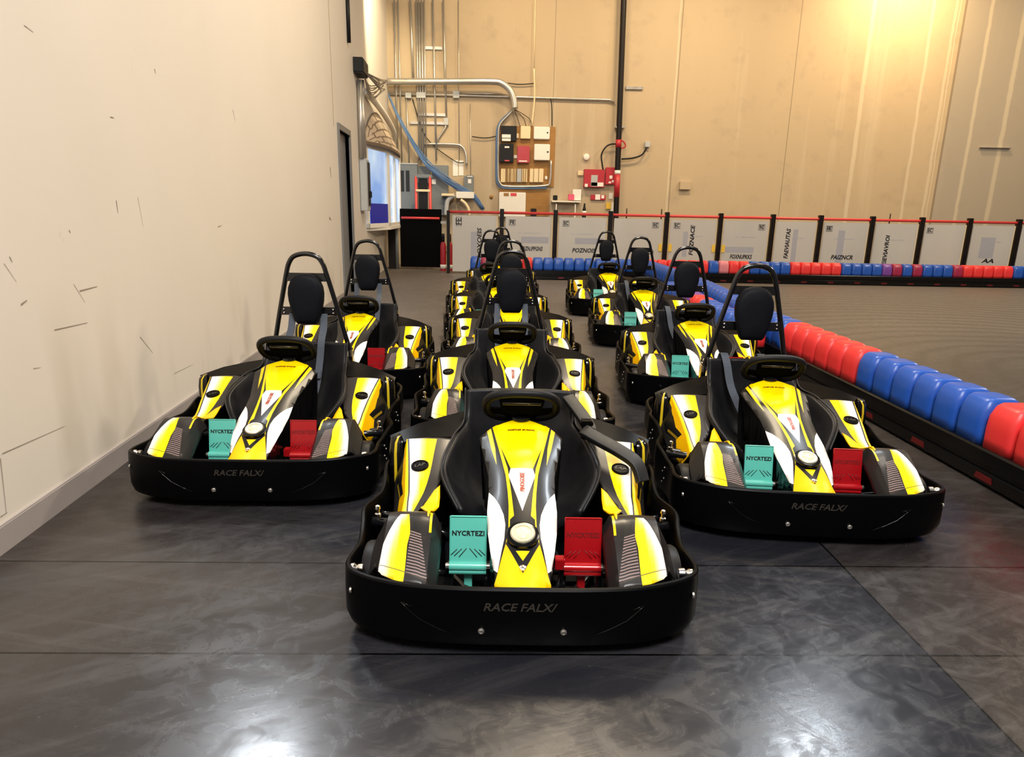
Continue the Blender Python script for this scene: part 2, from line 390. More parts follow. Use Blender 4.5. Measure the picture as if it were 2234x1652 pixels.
nrm = Vector((0, -.36, .93)).normalized(); m3 = nrm.to_track_quat('Z', 'Y').to_matrix()
def disc(bm, prof, seg, mi):
    b2 = new(); lathe(b2, prof, seg=seg, mi=mi)
    for v in b2.verts: v.co = o + m3 @ v.co
    me = bpy.data.meshes.new('t'); b2.to_mesh(me); b2.free(); n0 = len(bm.faces); bm.from_mesh(me); bpy.data.meshes.remove(me)
disc(bm, [(.060, .0), (.060, .010), (.054, .012)], 32, 0)
disc(bm, [(.046, .010), (.046, .017), (.042, .021), (.034, .021), (.032, .018)], 32, 1)
disc(bm, [(.030, .017), (.026, .022), (.012, .025), (.001, .026)], 32, 2)
obj('headlamp', bm, ['black_gloss', 'lamp_ring', 'lamp_glass'], console, smooth=40)
bm = new(); p = con(0, .143)
b2 = [(.012, 0), (.012, .006), (.006, .009), (.001, .009)]; o = p; disc(bm, b2, 16, 0)
obj('nose_bolt', bm, 'chrome', console, smooth=40)
text('lettering', 'PINOGOISE', .026, console, 'red_ink', lambda x, y, h: cn(-y+.002, .520+x, .0025+h), shear=.2, bold=.0006, width=.105)
text('lettering', 'RAKETAGE  SPI ROWK', .012, console, 'dark_red_ink', lambda x, y, h: cn(x, .842+y, .0015+h), shear=.2, bold=.0003, width=.12)

def ring_mesh(path, zt, zb, inset=.03):
    bm = new(); P = [Vector((x, y, 0)) for x, y in path]; n = len(P); rings = []
    for i, p in enumerate(P):
        t = (P[min(i+1, n-1)]-P[max(i-1, 0)]).normalized(); nn = Vector((t.y, -t.x, 0)); z = zt(p.y)
        prof = [(-.055, zb-.01), (-.012, zb+.012), (0, zb+.05), (.0, z-.07), (-.003, z-.006), (-.008, z), (-.018, z+.001), (-.022, z-.004), (-.026, z-.03), (-.034, zb+.03)]
        rings.append([bm.verts.new(p+nn*a+Vector((0, 0, b))) for a, b in prof])
    for A, B in zip(rings, rings[1:]):
        for k in range(len(A)-1): bm.faces.new((A[k], A[k+1], B[k+1], B[k]))
    for q in (rings[0], rings[-1]): bm.faces.new(q)
    return bm
hp = [(.0, .03), (.2, .032), (.38, .048), (.5, .082), (.58, .125), (.628, .175), (.645, .24), (.641, .32), (.638, .40), (.655, .53), (.67, .62), (.665, .68), (.645, .74), (.628, .80), (.630, .9), (.646, 1.02), (.652, 1.09), (.638, 1.15), (.60, 1.185), (.56, 1.195)]
hs = [(p.x, p.y) for p in catmull([(x, y, 0) for x, y in hp], 5)]
full = [(-x, y) for x, y in reversed(hs[1:])] + hs
bump_z = smooth_tab([(0, .27), (.1, .268), (.3, .255), (.45, .25), (.62, .275), (.8, .28), (1.0, .305), (1.2, .30)])
bumper = obj('bumper', ring_mesh(full, bump_z, .04), 'black_plastic', K, smooth=35)
yface = lerp_tab([(x, y) for x, y in hs if y < .24])
bf = lambda x, z, h=.0: Vector((x, yface(abs(x))-.0015-h, z))
text('lettering', 'RACE FALX/', .042, bumper, 'ink_dim', lambda x, y, h: bf(x-.008, .205+y, h), shear=.25, bold=.0006, width=.25)
bm = new()
for s in (-1, 1):
    tube(bm, [bf(s*x, z, -.0005) for x, z in ((.415, .205), (.395, .185), (.355, .15), (.30, .122), (.245, .10))], .0024, 6)
    tube(bm, [bf(s*x, z, -.0005) for x, z in ((.415, .205), (.375, .192))], .002, 6)
obj('moulded_crease', bm, 'black_gloss', bumper)
for x, z in ((-.14, .115), (.14, .115), (-.607, .19), (.607, .19)):
    bm = new(); q = bf(x, z)
    if abs(x) < .3: lathe(bm, [(.011, .001), (.011, -.005), (.006, -.008), (.005, -.006), (.001, -.006)], q, 'y', 14)
    else: lathe(bm, [(.011, 0), (.011, .007), (.006, .009), (.001, .007)], Vector((x*1.0 - math.copysign(.004, x), .148, z)), 'x', 14) if x > 0 else lathe(bm, [(.011, 0), (.011, -.007), (.006, -.009), (.001, -.007)], Vector((x+.004, .148, z)), 'x', 14)
    obj('bolt', bm, 'steel', bumper, smooth=40)
for s in (-1, 1):                                                  # rivets grouped on the flank, fixing clamps inside the corners
    bm = new()
    for y, z in ((.46, .20), (.49, .17), (.46, .14), (.49, .11), (.97, .24), (1.0, .21), (.96, .19), (1.01, .17), (.78, .2)):
        xx = min(hs, key=lambda q: abs(q[1]-y) + (0 if q[0] > .5 else 9))[0]
        lathe(bm, [(.006, -.001), (.006, .003), (.001, .005)] if s > 0 else [(.006, .001), (.006, -.003), (.001, -.005)], (s*xx, y, z), 'x', 8)
    obj('rivets', bm, 'steel', bumper)
    bm = new()
    lathe(bm, [(.018, -.03), (.02, -.01), (.012, 0), (.017, .006), (.017, .022), (.006, .028)], (s*.598, .215, .235), 'x', 14)
    tube(bm, [(s*.60, .215, .24), (s*.60, .21, .19)], .008, 8)
    obj('clamp', bm, 'chrome', bumper, smooth=40)
    bm = new(); lathe(bm, [(.013, 0), (.013, .012), (.008, .016), (.008, .03), (.012, .034), (.01, .046), (.002, .05)], (s*.595, .60, .255), 'z', 12)
    obj('stay_bolt', bm, 'chrome', bumper, smooth=40)
bm = new()
inner = [(p[0]*.985, .05+(p[1]-.03)*.985) for p in full]
prism(bm, [(x*.96, y) for x, y in inner]+[(-.3, 1.55), (.3, 1.55)][::-1], lambda x, y: (x, y, .045), lambda x, y: (x, y, .06))
obj('floor_pan', bm, 'black_plastic', K)
bm = new()
for s in (-1, 1):
    tube(bm, catmull([(s*.16, .12, .09), (s*.2, .3, .09), (s*.3, .55, .09), (s*.32, 1.2, .10), (s*.3, 1.55, .11)], 6), .016, 8)
    tube(bm, catmull([(s*.3, .42, .10), (s*.45, .40, .13), (s*.56, .38, .15)], 4), .014, 8)
    tube(bm, [(s*.33, .60, .21), (s*.62, .60, .23)], .02, 10)
    tube(bm, catmull([(s*.30, .66, .14), (s*.46, .68, .20), (s*.6, .70, .22)], 4), .013, 8)
tube(bm, [(-.3, .45, .1), (.3, .45, .1)], .016, 8); tube(bm, [(-.55, 1.42, .15), (.55, 1.42, .15)], .02, 10); tube(bm, [(-.3, .13, .1), (.3, .13, .1)], .014, 8)
obj('chassis', bm, 'black_metal', K)
def wheel(x, y, r, w):
    bm = new(); s = 1 if x > 0 else -1
    lathe(bm, [(r*.58, -w/2), (r*.8, -w/2*1.02), (r*.95, -w/2*.92), (r, -w/2*.7), (r, w/2*.7), (r*.95, w/2*.92), (r*.8, w/2*1.02), (r*.58, w/2)], (x, y, r), 'x', 28)
    o = obj('wheel', bm, 'rubber', K, smooth=45)
    bm = new(); lathe(bm, [(r*.6, -w*.45), (r*.6, w*.35), (r*.52, w*.46), (r*.3, w*.30), (r*.25, w*.52), (r*.05, w*.54)] if s > 0 else [(r*.6, w*.45), (r*.6, -w*.35), (r*.52, -w*.46), (r*.3, -w*.30), (r*.25, -w*.52), (r*.05, -w*.54)], (x, y, r), 'x', 20)
    obj('wheel_hub', bm, 'steel', o, smooth=40)
for s in (-1, 1):
    wheel(s*.545, .345, .132, .105); wheel(s*.50, 1.42, .14, .15)

# front fenders
fz = smooth_tab([(0, .235), (.07, .245), (.14, .29), (.22, .342), (.30, .383), (.345, .392), (.39, .380), (.43, .345), (.47, .285), (.6, .15)])
def fen(s):
    def f(u, v):
        xo = .503 if v > .12 else .503
        ex = .0
        if u > .50: d = u-.50; return Vector((s*(.50+d*.55), v, fz(v)-.004-d*1.1))
        if u < .33: d = .33-u; return Vector((s*(.33-d*.45), v, fz(v)-.012-d*1.1))
        a = (u-.40)/.1
        return Vector((s*u, v, fz(v)-.004*abs(a)**2*(1 if a > 0 else 1.5)-(.003 if u < .36 else 0)))
    return f
tri = [(.400, .305), (.378, .264), (.326, .100), (.411, .124), (.413, .209), (.409, .25)]
fsl = []
k = 0
for i in range(15):                                                # fine printed ribs inside the triangle
    y = .108+.0098*i; x0 = .329+(.372-.329)*(y-.1)/.164; x1 = .408
    if y < .26: fsl.append(([(x0+.002, y), (x1, y+.012), (x1, y+.0165), (x0+.002, y+.0045)], (.20, .145, .135)))
yw = [(.413, .075), (.411, .127), (.414, .209), (.409, .25), (.414, .285), (.424, .34), (.455, .34), (.472, .30), (.486, .262), (.503, .205), (.511, .155), (.507, .075)]
edge = smooth_tab([(.07, .507), (.155, .511), (.205, .503), (.262, .486), (.30, .472), (.34, .455)])
def ywcol(x, y):
    t = (x-.413)/max(.02, edge(y)-.413); return mixc((.92, .64, .0), (.90, .86, .82), (t-.50)/.38)
for s in (-1, 1):
    regs = [(tri, (.010, .009, .009))]+fsl+[(yw, ywcol)]
    regs += [([(.326, .098), (.411, .1215), (.508, .1475), (.508, .1495), (.411, .1240), (.325, .1)], (.05, .035, .02)), ([(.333, .26), (.338, .36), (.352, .405), (.40, .425), (.40, .417), (.358, .398), (.346, .355), (.342, .26)], YEL)]
    ol = [(.285, .076), (.36, .082), (.40, .089), (.45, .101), (.49, .116), (.512, .135), (.54, .175), (.60, .20), (.60, .30), (.56, .42), (.50, .47), (.36, .48), (.29, .44), (.262, .30), (.262, .15)]
    panel('front_fender', (.26, .63, 20), (.06, .58, 26), ol, regs, CARB, fen(s), K, thick=.005, flip=(s < 0))
# yellow fairing wedge between fender and pod
for s in (-1, 1):
    ol = [(.346, .70), (.366, .665), (.398, .565), (.406, .525), (.366, .426), (.352, .30), (.345, .42), (.335, .54), (.338, .62)]
    panel('side_fairing', (.32, .42, 6), (.28, .71, 14), ol, [], YEL2, lambda x, y: Vector((s*x, y, .30+.22*max(0, y-.45)+.10*max(0, 1-abs(y-.36)/.2)*(1 if y < .5 else 1))), K, thick=.006, flip=(s < 0))
# side pods
pz = smooth_tab([(.5, .235), (.57, .262), (.7, .312), (.8, .358), (.93, .410), (1.02, .443), (1.1, .47)])
def podf(s):
    def f(u, v):
        wd = max(0, v-.7)*.12
        if u > .497:
            d = u-.497; return Vector((s*(.497+wd+d*.30), v, pz(v)-.004-d*.95))
        a = (u-.42)/.08
        return Vector((s*(u+wd*(u-.30)/.197), v, pz(v)+.006*(1-a*a)))
    return f
pi_ = smooth_tab([(.55, .462), (.573, .457), (.643, .434), (.779, .399), (.949, .383), (1.04, .376)])
pdi = smooth_tab([(.55, .452), (.573, .445), (.734, .356), (.861, .334), (.981, .315), (1.06, .305)])
po_ = smooth_tab([(.55, .470), (.573, .467), (.66, .475), (.8, .478), (.95, .483), (1.04, .487)])
yy = [.562, .6, .65, .7, .75, .8, .85, .9, .95, 1.0, 1.025]
yw2 = [(pi_(y), y) for y in yy]+[(po_(y), y) for y in reversed(yy)]
def podcol(x, y):
    t = (x-pi_(y))/max(.006, po_(y)-pi_(y)); return mixc((.92, .62, .0), (.90, .86, .82), (t-.42)/.33)
for s in (-1, 1):
    side = [(.497, .56), (.56, .57), (.62, .62), (.64, .70), (.60, .76), (.57, .82), (.540, .95), (.497, 1.0)]
    blk = [(.53, .74), (.60, .78), (.66, .91), (.64, 1.02), (.56, 1.02), (.545, .90), (.56, .83)]
    regs = [(yw2, podcol), ([(po_(y)+.007, y) for y in yy]+[(.53, y) for y in reversed(yy)], YEL), (side, YEL2), (blk, BLK), ([(.57, .76), (.59, .77), (.64, .90), (.625, .90)], (.25, .16, .01))]
    ol = [(pdi(y), y) for y in (.562, .6, .7, .8, .9, 1.045)]+[(.497, 1.025), (.60, 1.01), (.70, .99), (.70, .75), (.60, .60), (.50, .556)]
    pod = panel('side_pod', (.29, .72, 24), (.55, 1.05, 24), ol, regs, (.022, .019, .018), podf(s), K, thick=.005, flip=(s < 0))
    bm = new(); c = podf(s)(.438, .845); nn = Vector((0, -.34, .94)); m3b = nn.to_track_quat('Z', 'Y').to_matrix() @ Matrix.Rotation(-.35*s, 3, 'Z')
    rr = []
    for r, h in ((.040, -.002), (.040, .007), (.034, .009), (.031, .006), (.001, .006)):
        rr.append([bm.verts.new(c+m3b @ Vector((math.cos(2*PI*k/28)*r, math.sin(2*PI*k/28)*r*.86, h))) for k in range(28)])
    for A, B in zip(rr, rr[1:]):
        for k in range(28): bm.faces.new((A[k], A[(k+1) % 28], B[(k+1) % 28], B[k]))
    bm.faces.new(rr[-1])
    bdg = obj('badge', bm, 'black_plastic', pod, smooth=40)
    text('lettering', 'LAP', .024, pod, 'ink_dim', lambda x, y, h: c+m3b @ Vector((x, y, .0068+h)), shear=.2, bold=.0004, width=.05)
    # black skirt between seat and pod, and the wing that climbs to the roll hoop
    bm = new(); ys = [.562, .65, .75, .88, 1.045]
    A = [bm.verts.new(podf(s)(pdi(y), y)-Vector((0, 0, .002))) for y in ys]; B = [bm.verts.new((s*(pdi(y)-.02), y, .10)) for y in ys]
    for i in range(4): bm.faces.new((A[i], A[i+1], B[i+1], B[i]))
    g = [(.302, 1.05, .452), (.42, 1.038, .455), (.535, 1.02, .436), (.61, 1.05, .40)]; h_ = [(.262, 1.34, .50), (.38, 1.24, .495), (.50, 1.155, .480), (.625, 1.09, .44)]
    gv = [bm.verts.new((s*x, y, z)) for x, y, z in g]; hv = [bm.verts.new((s*x, y, z)) for x, y, z in h_]; iv = [bm.verts.new((s*x, y+.03, z-.015)) for x, y, z in h_]; jv = [bm.verts.new((s*x, y+.05, .12)) for x, y, z in h_]
    for a, b in ((gv, hv), (hv, iv), (iv, jv)):
        for i in range(3): bm.faces.new((a[i], a[i+1], b[i+1], b[i]))
    q = [bm.verts.new((s*x, y, z)) for x, y, z in ((.29, 1.05, .12), (.262, 1.34, .12))]; bm.faces.new((gv[0], hv[0], q[1], q[0]))
    obj('side_wing', bm, 'black_plastic', K, smooth=30)
    bm = new()                                                     # rounded cap behind the pod, with its yellow strip
    prof = [(.0, .455), (.03, .452), (.052, .43), (.060, .38), (.062, .25), (.055, .14)]
    rings = []
    for r, z in prof: rings.append([bm.verts.new((s*(.565+math.sin(a)*r), 1.06-math.cos(a)*r, z)) for a in [PI*.95*i/12-.25 for i in range(13)]])
    for A, B in zip(rings, rings[1:]):
        for k in range(12):
            f = bm.faces.new((A[k], A[k+1], B[k+1], B[k])); f.smooth = True; f.material_index = 1 if k in (2,) else 0
    obj('pod_cap', bm, ['black_gloss', 'amber'], K)

# pedals
def pedal(cx, mat, name, cross):
    bm = new(); w = .07
    b, tp = Vector((cx, .318, .20)), Vector((cx, .352, .382)); ax = (tp-b).normalized(); nn = Vector((1, 0, 0)).cross(ax)
    P = lambda u, v, h: b + Vector((u, 0, 0)) + ax*v + nn*h
    L = (tp-b).length
    q = []
    for h in (0, -.007):
        q.append([bm.verts.new(P(u, v, h)) for u, v in ((-w, 0), (w, 0), (w, L-.004), (w-.004, L), (-w+.004, L), (-w, L-.004))])
    bm.faces.new(q[0]); bm.faces.new(q[1])
    for i in range(6): bm.faces.new((q[0][i], q[0][(i+1) % 6], q[1][(i+1) % 6], q[1][i]))
    tube(bm, [P(-w, -.006, .004), P(w, -.006, .004)], .017, 14)
    tube(bm, [P(-w, -.026, .0), P(w, -.026, .0)], .013, 12)
    for uu in (-w+.0015, w-.0015): tube(bm, [P(uu, .0, .002), P(uu, L, .002)], .002, 6)
    tube(bm, [P(-w, L-.0015, .002), P(w, L-.0015, .002)], .002, 6)
    if cross:
        e = P(cross*(w+.016), .01, -.004); box(bm, (e.x-.018, e.y-.02, e.z-.022), (e.x+.018, e.y+.02, e.z+.022), 0, .003)
    box(bm, (cx-.015, .33, .075), (cx+.015, .37, .21), 0, .003)
    o = obj(name, bm, mat, K, smooth=40)
    bm = new(); cyl(bm, P(-w-.014, -.006, .002), P(w+.014, -.006, .002), .011, 12)
    obj('hinge_pin', bm, 'steel', o, smooth=40)
    ink = 'ink' if mat == 'teal' else 'dark_red_ink'
    text('lettering', 'NYCRTEZI', .026, o, ink, lambda x, y, h: P(x, L*.64+y, .0008+h), shear=.0, bold=.0007, width=.122, spacing=1.05)
    bm = new()
    for s in (-1, 1):
        for k in range(3):
            u0, v0 = s*(.004+.019*k), .052+.0*k
            pa, pb = (u0, v0), (u0+s*.026, v0-.034)
            pa = (s*(.006+.018*k), L*.33-.002*k); pb = (s*min(.064, .034+.018*k), L*.33-.034+.004*k)
            tube(bm, [P(*pa, .0005), P(*pb, .0005)], .0017, 5)
    obj('grip_grooves', bm, ink, o)
pedal(-.203, 'teal', 'throttle_pedal', 0); pedal(.231, 'red_metal', 'brake_pedal', -1)
bm = new(); box(bm, (-.31, .08, .058), (.32, .36, .066))
box(bm, (-.30, .10, .06), (-.13, .16, .10), 0, .01); box(bm, (.15, .10, .06), (.31, .16, .10), 0, .01)
for x in (-.13, -.27, .16, .30): cyl(bm, (x, .33, .06), (x, .335, .2), .012, 8)
tube(bm, catmull([(.13, .3, .09), (.16, .42, .13), (.13, .55, .16)], 5), .008, 6)
obj('pedal_mount', bm, 'black_metal', K, smooth=40)

# steering
wc = Vector((0, .89, .658)); eb = Vector((0, .70, -.714)); en = Vector((0, .714, .70))
WP = lambda a, b, h=0: wc+Vector((a, 0, 0))+eb*b+en*h
bm = new(); pth = []
for i in range(56):
    th = 2*PI*i/56; c, s = math.cos(th), math.sin(th); ex = 2/2.7
    pth.append(WP(math.copysign(abs(c)**ex, c)*.157, math.copysign(abs(s)**ex, s)*.112))
tube(bm, pth, .0195, 12, closed=True)
sw = obj('steering_wheel', bm, 'rubber', K)
bm = new()
for s in (-1, 1):
    prism(bm, [(s*.03, .03), (s*.145, .015), (s*.15, .05), (s*.06, .085), (s*.025, .075)], lambda a, b: WP(a, b, -.006), lambda a, b: WP(a, b, .004))
prism(bm, [(-.055, .03), (.055, .03), (.07, .118), (-.07, .118)], lambda a, b: WP(a, b, -.016), lambda a, b: WP(a, b, .008))
obj('spokes', bm, 'display_black', sw)
bm = new(); q0 = [WP(a, b, -.022) for a, b in ((-.098, -.075), (.098, -.075), (.085, .03), (-.085, .03))]; q1 = [WP(a, b, .016) for a, b in ((-.098, -.07), (.098, -.07), (.085, .03), (-.085, .03))]
add(bm, q0+q1, [(0, 1, 2, 3), (4, 5, 6, 7), (0, 1, 5, 4), (1, 2, 6, 5), (2, 3, 7, 6), (3, 0, 4, 7)])
obj('display_unit', bm, 'display_black', sw)
bm = new(); ln = [WP(-.085, -.066, -.023), WP(.085, -.066, -.023), WP(.083, -.052, -.023), WP(-.083, -.052, -.023)]; tube(bm, ln, .0012, 5, closed=True)
tube(bm, [WP(.032, -.066, -.023), WP(.032, -.052, -.023)], .0012, 5)
obj('display_outline', bm, 'steel', sw)
bm = new(); tube(bm, [(0, .66, .33), (0, .88, .54), (0, .953, .594)], .014, 10); lathe(bm, [(.02, -.03), (.045, -.012), (.045, .0), (.02, .01)], WP(0, .075, -.01), 'z', 16)
obj('steering_column', bm, 'black_metal', K, smooth=40)

# seat
Sv = [Vector(p) for p in ((0, 1.335, .62), (0, 1.33, .44), (0, 1.285, .27), (0, 1.10, .145), (0, .70, .14))]
Wv = [Vector(p) for p in ((.272, 1.315, .615), (.274, 1.235, .47), (.312, 1.02, .455), (.345, .79, .385), (.258, .635, .265))]
Sc, Wc = catmull(Sv, 7), catmull(Wv, 7)
bm = new(); rows = []
for i, (S_, W_) in enumerate(zip(Sc, Wc)):
    tv = i/(len(Sc)-1); row = []
    for k in range(-12, 13):
        a = abs(k)/12; sg = 1 if k >= 0 else -1; pw = 3.2-1.0*tv
        x = W_.x*(a**(.92))*sg; e = a**pw
        p = Vector((x, S_.y+(W_.y-S_.y)*e, S_.z+(W_.z-S_.z)*e))
        gr = .006*math.exp(-((abs(x)-.125)/.012)**2); p.z -= gr*(.3+tv); p.y += gr*(1-tv)
        row.append(bm.verts.new(p))
    rows.append(row)
for A, B in zip(rows, rows[1:]):
    for k in range(24): bm.faces.new((A[k], A[k+1], B[k+1], B[k])).smooth = True
seat = obj('seat', bm, 'leather', K, recalc=True)
md = seat.modifiers.new('shell', 'SOLIDIFY'); md.thickness = .035; md.offset = 0
bv = seat.modifiers.new('round', 'BEVEL'); bv.width = .012; bv.segments = 2; bv.limit_method = 'ANGLE'; bv.angle_limit = math.radians(60)
for s in (-1, 1):
    bm = new(); tube(bm, [Vector((s*(w.x+.004), w.y-.012, w.z+.012)) for w in Wc], .005, 6); obj('piping', bm, 'strap_black', seat)

# roll hoop and headrest
hoopA = [(.262, 1.44, .14), (.262, 1.44, .36), (.26, 1.44, .53), (.232, 1.43, .66), (.19, 1.42, .84), (.15, 1.41, 1.0), (.132, 1.405, 1.07), (.112, 1.403, 1.135), (.075, 1.402, 1.182), (0, 1.402, 1.2)]
hp2 = catmull([(-x, y, z) for x, y, z in hoopA]+[(x, y, z) for x, y, z in reversed(hoopA[:-1])], 4)
bm = new(); tube(bm, hp2, .0165, 12)
for z, hw, y in ((1.045, .137, 1.405), (.815, .197, 1.42)):
    box(bm, (-hw, y-.008, z-.028), (hw, y+.008, z+.028), 0, .003)
hoop = obj('roll_hoop', bm, 'black_metal', K, smooth=45)
for s in (-1, 1):
    for dz in (-.012, .012):
        bm = new(); lathe(bm, [(.007, 0), (.007, -.007), (.001, -.009)], (s*.165, 1.411, .815+dz), 'y', 8); obj('bracket_screw', bm, 'chrome', hoop)
    bm = new(); cyl(bm, (s*.262, 1.44, .50), (s*.262, 1.44, .545), .019, 12); obj('hoop_collar', bm, 'chrome', hoop, smooth=40)
bm = new(); hr = [(.066, .735), (.095, .80), (.112, .87), (.117, .94), (.108, 1.0), (.083, 1.045), (.045, 1.066), (0, 1.071)]
hr = [(.062, .735), (.075, .75), (.098, .82), (.113, .89), (.117, .94), (.112, .985), (.094, 1.028), (.064, 1.057), (.03, 1.069), (0, 1.072)]
pl = hr + [(-x, z) for x, z in reversed(hr[:-1])]
lay = [(1.0, 1.392), (1.0, 1.36), (.96, 1.338), (.80, 1.329), (.45, 1.325)]
rr = [[bm.verts.new((x*k, y, .905+(z-.905)*k)) for x, z in pl] for k, y in lay]
for A, B in zip(rr, rr[1:]):
    for i in range(len(pl)): bm.faces.new((A[i], A[(i+1) % len(pl)], B[(i+1) % len(pl)], B[i]))
bm.faces.new(rr[0]); bm.faces.new(rr[-1])
headrest = obj('headrest', bm, 'pad', K, smooth=60)
# belts
def belt(path, name='shoulder_belt', w=.046, mat='strap', side=(1, 0, 0), th=.004):
    bm = new(); ribbon(bm, catmull(path, 6), w, th, side); return obj(name, bm, mat, K)
B1 = []
for s in (-1, 1):
    b = belt([(s*.105, 1.40, .80), (s*.108, 1.36, .71), (s*.108, 1.285, .635), (s*.10, 1.245, .50), (s*.085, 1.16, .33), (s*.05, 1.02, .225), (s*.02, .92, .215)])
    bm = new(); box(bm, (s*.088-.028, 1.155, .40), (s*.088+.028, 1.175, .45), 0, .004); 
    for v in bm.verts: v.co.y += (.425-v.co.z)*-.45+.035
    obj('buckle', bm, 'strap', b); B1.append(b)
B2 = []
for s, x in ((-1, -.17), (1, .06)):
    b = belt([(x-.01, 1.385, .57), (x, 1.345, .65), (x+.01, 1.275, .60), (x+.04, 1.22, .45), (x*.5+.03, 1.12, .28), (x*.3+.03, .98, .21)]); B2.append(b)
    bm = new(); lathe(bm, [(.02, 0), (.024, .01), (.012, .02)], (x*.3+.03, .98, .21), 'z', 10); obj('buckle', bm, 'steel', b)
bb = belt([(.24, 1.26, .60), (.31, 1.10, .535), (.33, 1.0, .50), (.30, .955, .52), (.36, .90, .50), (.44, .83, .475), (.505, .775, .44), (.53, .735, .37)], 'belt_pad', .060, 'strap_black', (.55, .6, .3), .030)
bv2 = bb.modifiers.new('round', 'BEVEL'); bv2.width = .011; bv2.segments = 3; bv2.limit_method = 'ANGLE'; bv2.angle_limit = math.radians(50)
for q in bb.data.polygons: q.use_smooth = True
bm = new(); box(bm, (.285, 1.03, .515), (.345, 1.09, .545), 0, .006); obj('buckle', bm, 'black_plastic', bb)
# rear
bm = new(); box(bm, (-.33, 1.40, .10), (.33, 1.62, .36), 0, .03)
for i in range(6): box(bm, (-.25+.09*i, 1.43, .355), (-.22+.09*i, 1.6, .372), 0, .004)
obj('battery_cover', bm, 'black_plastic', K, smooth=40)
rp = [(.585, 1.24), (.605, 1.32), (.61, 1.5), (.585, 1.64), (.5, 1.72), (.3, 1.745), (0, 1.75)]
rs = [(p.x, p.y) for p in catmull([(x, y, 0) for x, y in rp], 4)]
rfull = rs + [(-x, y) for x, y in reversed(rs[:-1])]
obj('rear_bumper', ring_mesh(rfull, lambda y: .25, .06), 'black_plastic', K, smooth=35)

def kids(o): return list(o.children)
def dup_tree(o, parent=None):
    c = o.copy(); COL.objects.link(c); c.parent = parent
    for ch in kids(o): dup_tree(ch, c)
    return c
def drop(o):
    for ch in kids(o): drop(ch)
    bpy.data.objects.remove(o)
HOOP = {'roll_hoop', 'headrest'}
def variant(src, hoop, belts):
    for ch in kids(src):
        nm = ch.name.split('.')[0]
        if nm in HOOP and not hoop: drop(ch)
        elif nm == 'shoulder_belt' and not (isinstance(belts, list) and ch in belts): drop(ch)
        elif nm == 'belt_pad' and belts != 'pad': drop(ch)
G = 'yellow and black rental go-karts parked in three rows'
karts = [  # x, y, yaw(deg), hoop, belts, label
    (.104, 1.95, -1.0, False, 'pad', 'nearest yellow go-kart, centre front, without a roll hoop, thick black strap over its right pod'),
    (.118, 3.755, 0, True, 1, 'yellow go-kart directly behind the nearest one, middle row, first with a roll hoop'),
    (.15, 5.58, 0, True, 1, 'yellow go-kart third from the front in the middle row'),
    (.05, 7.34, 1.0, False, None, 'yellow go-kart fourth in the middle row, lacking a roll hoop, mostly hidden'),
    (-.06, 9.16, 1.0, True, None, 'yellow go-kart fifth in the middle row, set slightly left of the others'),
    (.06, 11.0, -1.0, True, None, 'rearmost go-kart of the middle row, near the white fence'),
    (-1.262, 3.10, 0.3, True, 1, 'front yellow go-kart beside the beige left wall, grey belts hanging from its hoop'),
    (-1.21, 5.05, 0.8, True, 1, 'yellow go-kart behind the front one along the left wall, near the grey door'),
    (1.505, 2.76, -4.9, True, 2, 'front yellow go-kart of the right row, nearest the blue and red barrier blocks'),
    (1.69, 4.92, -4.5, True, 2, 'yellow go-kart second in the right row, its wheel seen behind the front headrest'),
    (1.75, 7.33, -4.5, True, 2, 'yellow go-kart third in the right row, before the curved barrier end'),
    (1.72, 9.65, -3.0, True, None, 'rearmost go-kart of the right row, closest to the fence')]
roots = []
for i, (x, y, a, hoop_, bl, lab) in enumerate(karts):
    r = dup_tree(K)
    r.location = (x, y, 0); r.rotation_euler = (0, 0, math.radians(a)); tag(r, lab, 'go-kart', G)
    sb = [c for c in r.children if c.name.split('.')[0] == 'shoulder_belt']
    keep = {1: sb[:2], 2: sb[2:]}.get(bl, bl)
    variant(r, hoop_, keep); roots.append(r)
drop(K)

# ------------------------------------------------------------------ the hall
bm = new(); add(bm, [(-6, -3, 0), (22, -3, 0), (22, 21, 0), (-6, 21, 0)], [(0, 1, 2, 3)]); box(bm, (-6, -3, -.2), (22, 21, -.01))
struct('floor', bm, 'floor')
WALLH = 9.0
def wbox(bm, y0, y1, z0, z1, d0=0.0, d1=-.2, mi=0):
    """a box on the left wall: y0..y1 along it, z0..z1, from d0 (into the room) to d1"""
    v = [(wx(y)+d, y, z) for z in (z0, z1) for y, d in ((y0, d0), (y1, d0), (y1, d1), (y0, d1))]
    add(bm, v, [(3, 2, 1, 0), (4, 5, 6, 7), (0, 1, 5, 4), (1, 2, 6, 5), (2, 3, 7, 6), (3, 0, 4, 7)], mi)
DY0, DY1, DZ = 11.35, 12.35, 2.72
bm = new(); wbox(bm, -3, DY0, 0, WALLH); wbox(bm, DY1, YB+.2, 0, WALLH); wbox(bm, DY0, DY1, DZ, WALLH)
wl = struct('wall_left', bm, 'wall_paint')
bm = new()
